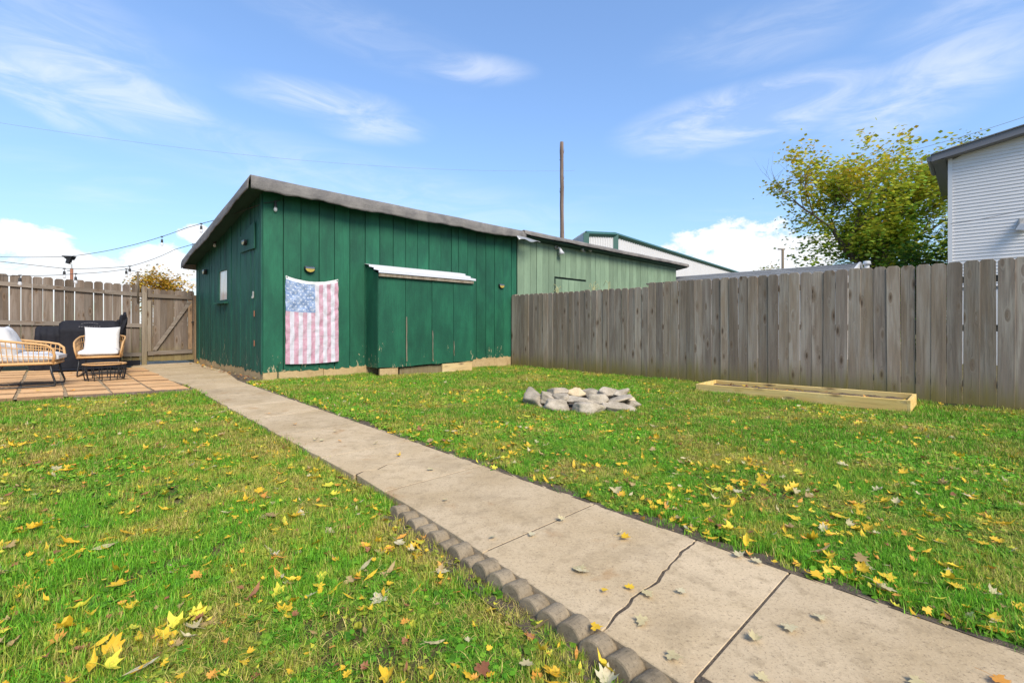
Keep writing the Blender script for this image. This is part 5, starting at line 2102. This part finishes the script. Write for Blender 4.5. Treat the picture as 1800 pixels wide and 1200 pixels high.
# ------------------------------------------------------------------ fallen leaves
def leaf_geo(size, curl, seed, stem=True, kind='maple'):
    rr = random.Random(seed)
    if kind == 'maple':
        # five lobes, as (angle in degrees, radius)
        ol = [(270, 0.16), (248, 0.40), (222, 0.66), (208, 0.55), (194, 0.80), (174, 0.96), (166, 0.66), (150, 0.60), (136, 0.86), (127, 0.90), (118, 0.64), (105, 0.72), (90, 1.08)]
        pts = ol + [(180 - a, r_) for a, r_ in ol[-2::-1] if a != 270]
    else:
        pts = [(270 + 360 * k / 16, (0.55 if k % 8 else 0.95) + 0.22 * abs(math.cos(math.pi * k / 8)) ** 2) for k in range(16)]
    vs = [Vector((0, 0, 0))]
    fold = rr.uniform(-0.4, 1.1) * curl
    bend = rr.uniform(-0.6, 0.9) * curl
    twist = rr.uniform(-0.6, 0.6) * curl
    narrow = 1.0 if kind == 'maple' else 0.62
    ring2 = []
    for a, r_ in pts:
        r_ *= rr.uniform(0.82, 1.12)
        ring2.append((r_ * math.cos(R(a)) * narrow, r_ * math.sin(R(a)), rr.uniform(-0.07, 0.07) * curl))

    def lift(x, y, w):
        q = math.hypot(x, y)
        return fold * abs(x) ** 1.4 + bend * y * abs(y) * 0.6 + twist * x * y + 0.28 * curl * q * q + w
    for k in (0.5, 1.0):
        for x, y, w in ring2:
            vs.append(Vector((x * k, y * k, lift(x * k, y * k, w * k))))
    n = len(pts)
    vs = [v * size * 0.5 for v in vs]
    fs = [(0, 1 + i, 1 + (i + 1) % n) for i in range(n)]
    fs += [(1 + i, 1 + n + i, 1 + n + (i + 1) % n, 1 + (i + 1) % n) for i in range(n)]
    if stem:
        L = size * rr.uniform(0.35, 0.7)
        sx = rr.uniform(-0.3, 0.3) * L
        o = len(vs)
        w = size * 0.012
        p0, p1, p2 = Vector((0, -0.08 * size, 0.004 * size)), Vector((sx * 0.4, -0.08 * size - L * 0.5, 0.05 * size)), Vector((sx, -0.08 * size - L, 0.02 * size))
        for p_ in (p0, p1, p2):
            vs += [p_ + Vector((-w, 0, 0)), p_ + Vector((w, 0, 0)), p_ + Vector((0, 0, w * 1.6))]
        for i in range(2):
            b0 = o + i * 3
            fs += [(b0, b0 + 1, b0 + 4, b0 + 3), (b0 + 1, b0 + 2, b0 + 5, b0 + 4), (b0 + 2, b0, b0 + 3, b0 + 5)]
    return vs, fs


leaf_me = {}
for cname, lm in LEAFM.items():
    leaf_me[cname] = []
    for k in range(11):
        vs, fs = leaf_geo(1.0, [0.15, 0.3, 0.5, 0.95, 0.6, 0.25, 1.2, 0.9, 1.3, 0.8, 0.3][k], 70 + k, k % 3 != 2, 'maple' if k < 8 else 'oval')
        m = MB()
        m.add(vs, fs)
        leaf_me[cname].append(m.mesh('fallen_leaf', lm, True))

FENCE_SUM = 12.70
PIT_R = 0.74


def in_bed(x, y):
    v = Vector((x, y, 0)) - Vector((BL.x, BL.y, 0))
    a = Vector((math.cos(ang), math.sin(ang), 0))
    n = Vector((-a.y, a.x, 0))
    return -0.02 < v.dot(a) < bl + 0.02 and -0.02 < v.dot(n) < bwid + 0.02


def in_patio(x, y, mar=0.0):
    v = Vector((x, y, 0)) - PC
    # coordinates in the oblique patio frame
    det = (-D2p.x) * D1.y - (-D2p.y) * D1.x
    s_ = (v.x * D1.y - v.y * D1.x) / det
    t_ = (-D2p.x * v.y + D2p.y * v.x) / det
    return t_ > -mar and s_ > -mar - 0.05


def lawn_side(x, y):
    """'left', 'right' or None"""
    if y < -0.4 or abs(x) > 1.75 * y + 1.3:
        return None
    a, d = pcoord(x, y)
    if d < 0:
        if in_patio(x, y, 0.02) or a > 8.6:
            return None
        if -0.7 < a < 1.42 and d > -0.09 - 0.105 * (max(0, 1.36 - a) / 1.56) ** 1.1:
            return None
        if a <= -0.6 and d > -0.26:
            return None
        return 'left'
    if d > PATH_W:
        if x + y > FENCE_SUM - 0.04:
            return None
        q = Vector((x, y, 0)) - C0
        if q.dot(D1) > -0.02:      # shed
            return None
        if q.dot(D1) > -0.55 and bx0 < q.dot(D2) < bx1:
            return None
        if in_bed(x, y):
            return None
        if math.hypot((x - fp_c.x) / 0.80, (y - fp_c.y) / 0.60) < 0.92:
            return None
        return 'right'
    return None


def clump(x, y):
    return mnoise.noise(Vector((x * 0.9, y * 0.9, 11))) + 0.6 * mnoise.noise(Vector((x * 2.7, y * 2.7, 4)))


rl = random.Random(99)
cands = []
while len(cands) < 5300:
    y = rl.uniform(0.9, 12.5)
    x = rl.uniform(-1.2 * y - 0.2, min(1.2 * y + 0.2, FENCE_SUM - y))
    sd = lawn_side(x, y)
    if not sd:
        continue
    a, d = pcoord(x, y)
    dens = 0.46 + 0.6 * clump(x, y)
    dd = -d if sd == 'left' else d - PATH_W
    if dd < 0.25:
        dens += 0.25
    qd = -(Vector((x, y, 0)) - C0).dot(D1)
    if sd == 'right' and qd < 0.8:
        dens += 0.3
    if rl.random() > dens - (0.10 if y < 2.4 else 0):
        continue
    cands.append((x, y, sd))
    if rl.random() < 0.22:        # leaves gather in small heaps
        for _ in range(rl.randint(1, 4)):
            x2, y2 = x + rl.gauss(0, 0.07), y + rl.gauss(0, 0.07)
            if lawn_side(x2, y2) == sd:
                cands.append((x2, y2, sd))
cands = cands[:5200]
KINDS = {'left': [('yellow', .47), ('tan', .08), ('lime', .10), ('cream', .09), ('orange', .17), ('brown', .12)],
         'right': [('yellow', .50), ('tan', .07), ('lime', .11), ('cream', .10), ('orange', .15), ('brown', .09)]}


def pick(lst):
    r_ = rl.random()
    for n_, p_ in lst:
        r_ -= p_
        if r_ <= 0:
            return n_
    return lst[0][0]


leaves = []
for x, y, sd in cands:
    c = pick(KINDS[sd])
    s = rl.choice([rl.uniform(0.055, 0.09), rl.uniform(0.045, 0.075), rl.uniform(0.035, 0.06), rl.uniform(0.022, 0.045)]) * (0.8 if c in ('brown', 'orange') else 1.0)
    z = gz(x, y) + rl.uniform(0.012, 0.036)
    leaves.append((x, y, z, c, s, sd))
# small torn bits between the blades
nbit = 0
while nbit < 3600:
    y = rl.uniform(1.0, 12.5)
    x = rl.uniform(-1.2 * y - 0.2, min(1.2 * y + 0.2, FENCE_SUM - y))
    sd = lawn_side(x, y)
    if sd and rl.random() < 0.55 + 0.5 * clump(x + 7, y):
        leaves.append((x, y, gz(x, y) + rl.uniform(0.012, 0.032), rl.choice(['yellow', 'yellow', 'tan', 'lime', 'orange', 'yellow', 'brown']), rl.uniform(0.018, 0.042), 'bit'))
        nbit += 1
# leaves seen lying on the concrete
for (u, v, c, s) in ((1017, 999, 'cream', .075), (1024, 1002, 'cream', .06), (1096, 943, 'yellow', .06), (987, 912, 'cream', .05), (935, 937, 'cream', .055), (865, 942, 'cream', .05),
                     (1388, 1100, 'cream', .058), (1327, 1121, 'cream', .055), (1440, 1083, 'cream', .05), (1180, 1150, 'cream', .062), (1130, 1090, 'cream', .06), (1137, 1040, 'cream', .065),
                     (1107, 1031, 'yellow', .045), (1197, 1038, 'cream', .045), (1300, 975, 'cream', .06), (1330, 985, 'cream', .05), (1090, 935, 'cream', .04), (757, 824, 'cream', .06),
                     (783, 877, 'cream', .04), (598, 774, 'orange', .05), (660, 779, 'cream', .05), (555, 772, 'cream', .05), (565, 773, 'cream', .05), (470, 726, 'orange', .05), (518, 745, 'orange', .05),
                     (590, 757, 'cream', .04), (700, 800, 'yellow', .05), (1610, 1196, 'cream', .06), (1755, 1192, 'orange', .06), (1063, 1035, 'yellow', .04), (318, 653, 'cream', .07), (345, 664, 'cream', .06), (1045, 1100, 'yellow', .05), (1340, 1190, 'cream', .045)):
    q = G0(u, v, 0.012)
    leaves.append((q.x, q.y, 0.012, c, s, 'path'))
for k in range(40):
    q = pat2(rl.uniform(0.1, 5.0), rl.uniform(0.05, 4.3), 0.02)
    leaves.append((q.x, q.y, q.z + 0.004, rl.choice(['yellow', 'cream', 'orange', 'cream']), rl.uniform(.05, .08), 'patio'))
for k in range(60):
    q = C0 + D1 * rl.uniform(0.0, 5.0) - D2 * rl.uniform(0.02, 0.22)
    leaves.append((q.x, q.y, 0.02, rl.choice(['yellow', 'cream', 'orange', 'brown']), rl.uniform(.05, .08), 'strip'))
for k in range(26):
    a_ = Vector((math.cos(ang), math.sin(ang), 0))
    n_ = Vector((-a_.y, a_.x, 0))
    q = Vector((BL.x, BL.y, 0)) + a_ * rl.uniform(0.1, bl - 0.1) + n_ * rl.uniform(0.08, bwid - 0.08)
    leaves.append((q.x, q.y, bed.location.z + 0.13, rl.choice(['yellow', 'brown', 'orange']), rl.uniform(.05, .085), 'bed'))
for k in range(120):
    q = pat2(rl.uniform(2.4, 4.6), rl.uniform(2.3, 3.1), 0.03)
    leaves.append((q.x, q.y, q.z + rl.uniform(0, 0.07), rl.choice(['yellow', 'orange', 'brown', 'cream']), rl.uniform(.05, .09), 'heap'))
FLATK = {0, 1, 5, 10}
PHRASE = {'left': 'on the lawn left of the path', 'right': 'on the lawn right of the path', 'path': 'lying on the concrete path', 'patio': 'lying on the patio pavers'}
ADJ = {'yellow': 'bright yellow', 'cream': 'pale cream', 'orange': 'orange', 'brown': 'dark brown', 'lime': 'greenish yellow', 'tan': 'dull tan'}


def visible(x, y):
    u = 900 + F_PX * x / y
    v = HZ + F_PX * CAMZ / y
    return 0 < u < 1800 and v < 1205


leaves.sort(key=lambda q: (0 if q[5] in PHRASE and visible(q[0], q[1]) else 1, (q[0] ** 2 + q[1] ** 2) / (q[4] / 0.07) ** 2))
litter = MB()
lm_list = list(LEAFM)
for i, (x, y, z, c, s, sd) in enumerate(leaves):
    rz = rl.uniform(0, 6.28)
    tx, ty = rl.gauss(0, 0.22), rl.gauss(0, 0.22)
    if rl.random() < 0.3 and sd in ('left', 'right'):      # half sunk between the blades
        tx += rl.choice((-1, 1)) * rl.uniform(0.3, 0.9)
        z -= 0.004
    if sd in ('path', 'patio'):
        tx *= 0.35
        ty *= 0.35
    if i < 300:
        kv = rl.choice((0, 1, 2, 5, 4)) if sd == 'path' else rl.choice((0, 1, 2, 3, 4, 5, 6, 7, 8, 9, 10, 8, 9, 10))
        o = link('fallen_leaf', leaf_me[c][kv], None, (x, y, z))
        o.rotation_euler = (tx, ty, rz)
        o.scale = (s * rl.uniform(0.75, 1.1), s * rl.uniform(0.95, 1.2), s * (0.6 if sd == 'path' else 1.0))
        where = PHRASE[sd]
        pa, pd_ = pcoord(x, y)
        if sd == 'left':
            if -pd_ < 0.45:
                where = 'in the grass by the edging stones' if -0.3 < pa < 1.4 else 'in the grass along the left path edge'
            elif y > 5.2:
                where = 'on the lawn near the patio'
            elif y < 1.9:
                where = 'on the lawn at bottom left'
            elif x < -2.2:
                where = 'on the lawn toward the left'
        elif sd == 'right':
            if pd_ - PATH_W < 0.4:
                where = 'in the grass along the right path edge'
            elif math.hypot(x - fp_c.x, y - fp_c.y) < 1.5:
                where = 'in the grass round the fire pit'
            elif x + y > FENCE_SUM - 2.6:
                where = 'on the lawn near the raised bed'
            elif x > 2.4:
                where = 'on the lawn toward the right'
        form = ('small ' if s < 0.06 else 'large ' if s > 0.075 else '') + ('flat ' if kv in FLATK else 'curled ')
        o['label'] = form + ADJ[c] + ' fallen ' + ('maple leaf ' if kv < 8 else 'narrow leaf ') + where
        o['category'] = 'leaf'
        o['group'] = form + ADJ[c] + (' maple leaves ' if kv < 8 else ' narrow leaves ') + where
    else:
        me = rl.choice(leaf_me[c])
        Mx = Matrix.Translation((x, y, z)) @ Matrix.Rotation(rz, 4, 'Z') @ Matrix.Rotation(tx, 4, 'X') @ Matrix.Rotation(ty, 4, 'Y') @ Matrix.Scale(s, 4)
        litter.add([Mx @ v.co for v in me.vertices], [tuple(p.vertices) for p in me.polygons], lm_list.index(c))
litter.build('leaf_litter', [LEAFM[c] for c in lm_list], None, kind='stuff')

# ------------------------------------------------------------------ grass (one stuff object: tufts spread over both lawns)
tuft_col = bpy.data.collections.new('grass_tufts')


def tuft(seed, kind, far):
    rr = random.Random(seed)
    m = MB()
    nb_ = {'grass': 20, 'mat': 16, 'clover': 9}[kind]
    for i in range(nb_):
        a = rr.uniform(0, 6.28)
        r0 = rr.uniform(0, 0.032)
        base = Vector((r0 * math.cos(a), r0 * math.sin(a), -0.006))
        az_ = rr.uniform(0, 6.28)
        d = Vector((math.cos(az_), math.sin(az_), 0))
        side = Vector((-d.y, d.x, 0))
        tn = (rr.random(), rr.random(), rr.random())
        if kind == 'clover':
            h = rr.uniform(0.012, 0.03)
            c = base + d * rr.uniform(0.01, 0.03) + Vector((0, 0, h))
            s = rr.choice([rr.uniform(0.005, 0.010), rr.uniform(0.009, 0.017)])
            tl = Vector((rr.uniform(-.4, .4), rr.uniform(-.4, .4), 1)).normalized()
            ex = tl.orthogonal().normalized() * s
            ey = tl.cross(ex).normalized() * s
            tn = (tn[0] * 0.4, tn[1], tn[2])
            m.add([c + ex * math.cos(k * 1.0472) + ey * math.sin(k * 1.0472) * 0.8 for k in range(6)], [(0, 1, 2, 3, 4, 5)], 0, tn)
            continue
        L = rr.uniform(0.022, 0.052) if kind == 'grass' else rr.uniform(0.025, 0.06)
        lean = rr.uniform(0.15, 0.95) if kind == 'grass' else rr.uniform(0.9, 1.45)
        w = rr.uniform(0.0009, 0.0018) * (1.7 if far else 1.0)
        if kind == 'mat':
            tn = (0.35 + 0.65 * tn[0], tn[1], tn[2])
        pts, q, th = [], base, lean * 0.4
        segs = 3
        for k in range(segs + 1):
            pts.append(q)
            q = q + (d * math.sin(th) + Vector((0, 0, math.cos(th)))) * L / segs
            th += lean * 0.45
        vs = []
        for k, p_ in enumerate(pts):
            ww = w * (1 - (k / segs) ** 1.6 * 0.85)
            vs += [p_ - side * ww, p_ + side * ww]
        m.add(vs, [(2 * k, 2 * k + 1, 2 * k + 3, 2 * k + 2) for k in range(segs)], 0, tn)
    me = m.mesh('grass_tuft', M['grass'], True)
    o = bpy.data.objects.new('tuft_%02d' % seed, me)
    tuft_col.objects.link(o)


ORDER = []
for k in range(14):
    kind = 'grass' if k % 7 < 4 else ('mat' if k % 7 < 6 else 'clover')
    tuft(k, kind, k >= 7)
rg = random.Random(1234)
pts, rots, scl, idx = [], [], [], []
cell = 0.25
for iy in range(int(-0.4 / cell), int(13.0 / cell) + 1):
    for ix in range(int(-14 / cell), int(11 / cell) + 1):
        x0, y0 = ix * cell, iy * cell
        cx, cy = x0 + cell / 2, y0 + cell / 2
        if abs(cx) > 1.7 * cy + 1.2:
            continue
        r_ = math.hypot(cx, cy)
        dens = 3000 * min(1.0, (2.6 / r_) ** 1.15)
        n = int(dens * cell * cell + rg.random())
        for _ in range(n):
            x, y = x0 + rg.random() * cell, y0 + rg.random() * cell
            sd = lawn_side(x, y)
            if not sd:
                continue
            a, d = pcoord(x, y)
            dd = -d if sd == 'left' else d - PATH_W
            bare = mnoise.noise(Vector((x * 1.6, y * 1.6, 21))) + 0.5 * mnoise.noise(Vector((x * 4.5, y * 4.5, 2)))
            keep = 0.95
            if bare > 0.42:
                keep = 0.42
            if sd == 'right' and dd < 0.11 * (0.75 + 0.9 * max(-0.7, mnoise.noise(Vector((a * 2.3, 1.1, 0.11)))) + 0.5 * mnoise.noise(Vector((a * 9, 4.1, 0.11)))):
                keep *= 0.16
            if sd == 'left' and -0.7 < a < 1.4 and dd < 0.19:
                keep *= 0.4
            if rg.random() > keep:
                continue
            dry = mnoise.noise(Vector((x * 0.8 + 5, y * 0.8, 3))) + 0.5 * mnoise.noise(Vector((x * 2.4, y * 2.4, 7)))
            q = rg.random()
            if dry > 0.15:
                k = rg.choice((4, 5, 4, 5, 0, 1)) if q < 0.85 else 6
            else:
                k = rg.choice((0, 1, 2, 3, 0, 2, 4)) if q < 0.9 else 6
            lush = 1.0 + 0.45 * max(0, -dry) + (0.35 if (dd < 0.07 and sd == 'left') or (sd == 'right' and x + y > FENCE_SUM - 0.25) else 0)
            if r_ > 4.2:
                k += 7
            pts.append((x, y, gz(x, y)))
            rots.append((rg.uniform(-.2, .2), rg.uniform(-.2, .2), rg.uniform(0, 6.28)))
            s = rg.uniform(0.75, 1.25) * lush * (1.0 + 0.055 * max(0, r_ - 2.5)) * 0.95
            scl.append(s)
            idx.append(k)
me = bpy.data.meshes.new('lawn_grass')
me.from_pydata(pts, [], [])
at = me.attributes.new('rot', 'FLOAT_VECTOR', 'POINT')
at.data.foreach_set('vector', [c for q in rots for c in q])
at = me.attributes.new('scl', 'FLOAT', 'POINT')
at.data.foreach_set('value', scl)
at = me.attributes.new('idx', 'INT', 'POINT')
at.data.foreach_set('value', idx)
lawn = link('lawn_grass', me, None, kind='stuff')
ng = bpy.data.node_groups.new('spread_tufts', 'GeometryNodeTree')
ng.interface.new_socket('Geometry', in_out='INPUT', socket_type='NodeSocketGeometry')
ng.interface.new_socket('Geometry', in_out='OUTPUT', socket_type='NodeSocketGeometry')
gi = ng.nodes.new('NodeGroupInput')
go = ng.nodes.new('NodeGroupOutput')
ci = ng.nodes.new('GeometryNodeCollectionInfo')
ci.inputs['Collection'].default_value = tuft_col
ci.inputs['Separate Children'].default_value = True
ci.inputs['Reset Children'].default_value = True
ip = ng.nodes.new('GeometryNodeInstanceOnPoints')
ip.inputs['Pick Instance'].default_value = True


def named(nm, ty):
    nd = ng.nodes.new('GeometryNodeInputNamedAttribute')
    nd.data_type = ty
    nd.inputs['Name'].default_value = nm
    return nd.outputs['Attribute']


er = ng.nodes.new('FunctionNodeEulerToRotation')
ng.links.new(named('rot', 'FLOAT_VECTOR'), er.inputs[0])
ng.links.new(gi.outputs[0], ip.inputs['Points'])
ng.links.new(ci.outputs[0], ip.inputs['Instance'])
ng.links.new(named('idx', 'INT'), ip.inputs['Instance Index'])
ng.links.new(er.outputs[0], ip.inputs['Rotation'])
ng.links.new(named('scl', 'FLOAT'), ip.inputs['Scale'])
ng.links.new(ip.outputs[0], go.inputs[0])
md = lawn.modifiers.new('tufts', 'NODES')
md.node_group = ng
print('tufts', len(pts), 'leaves', len(leaves))
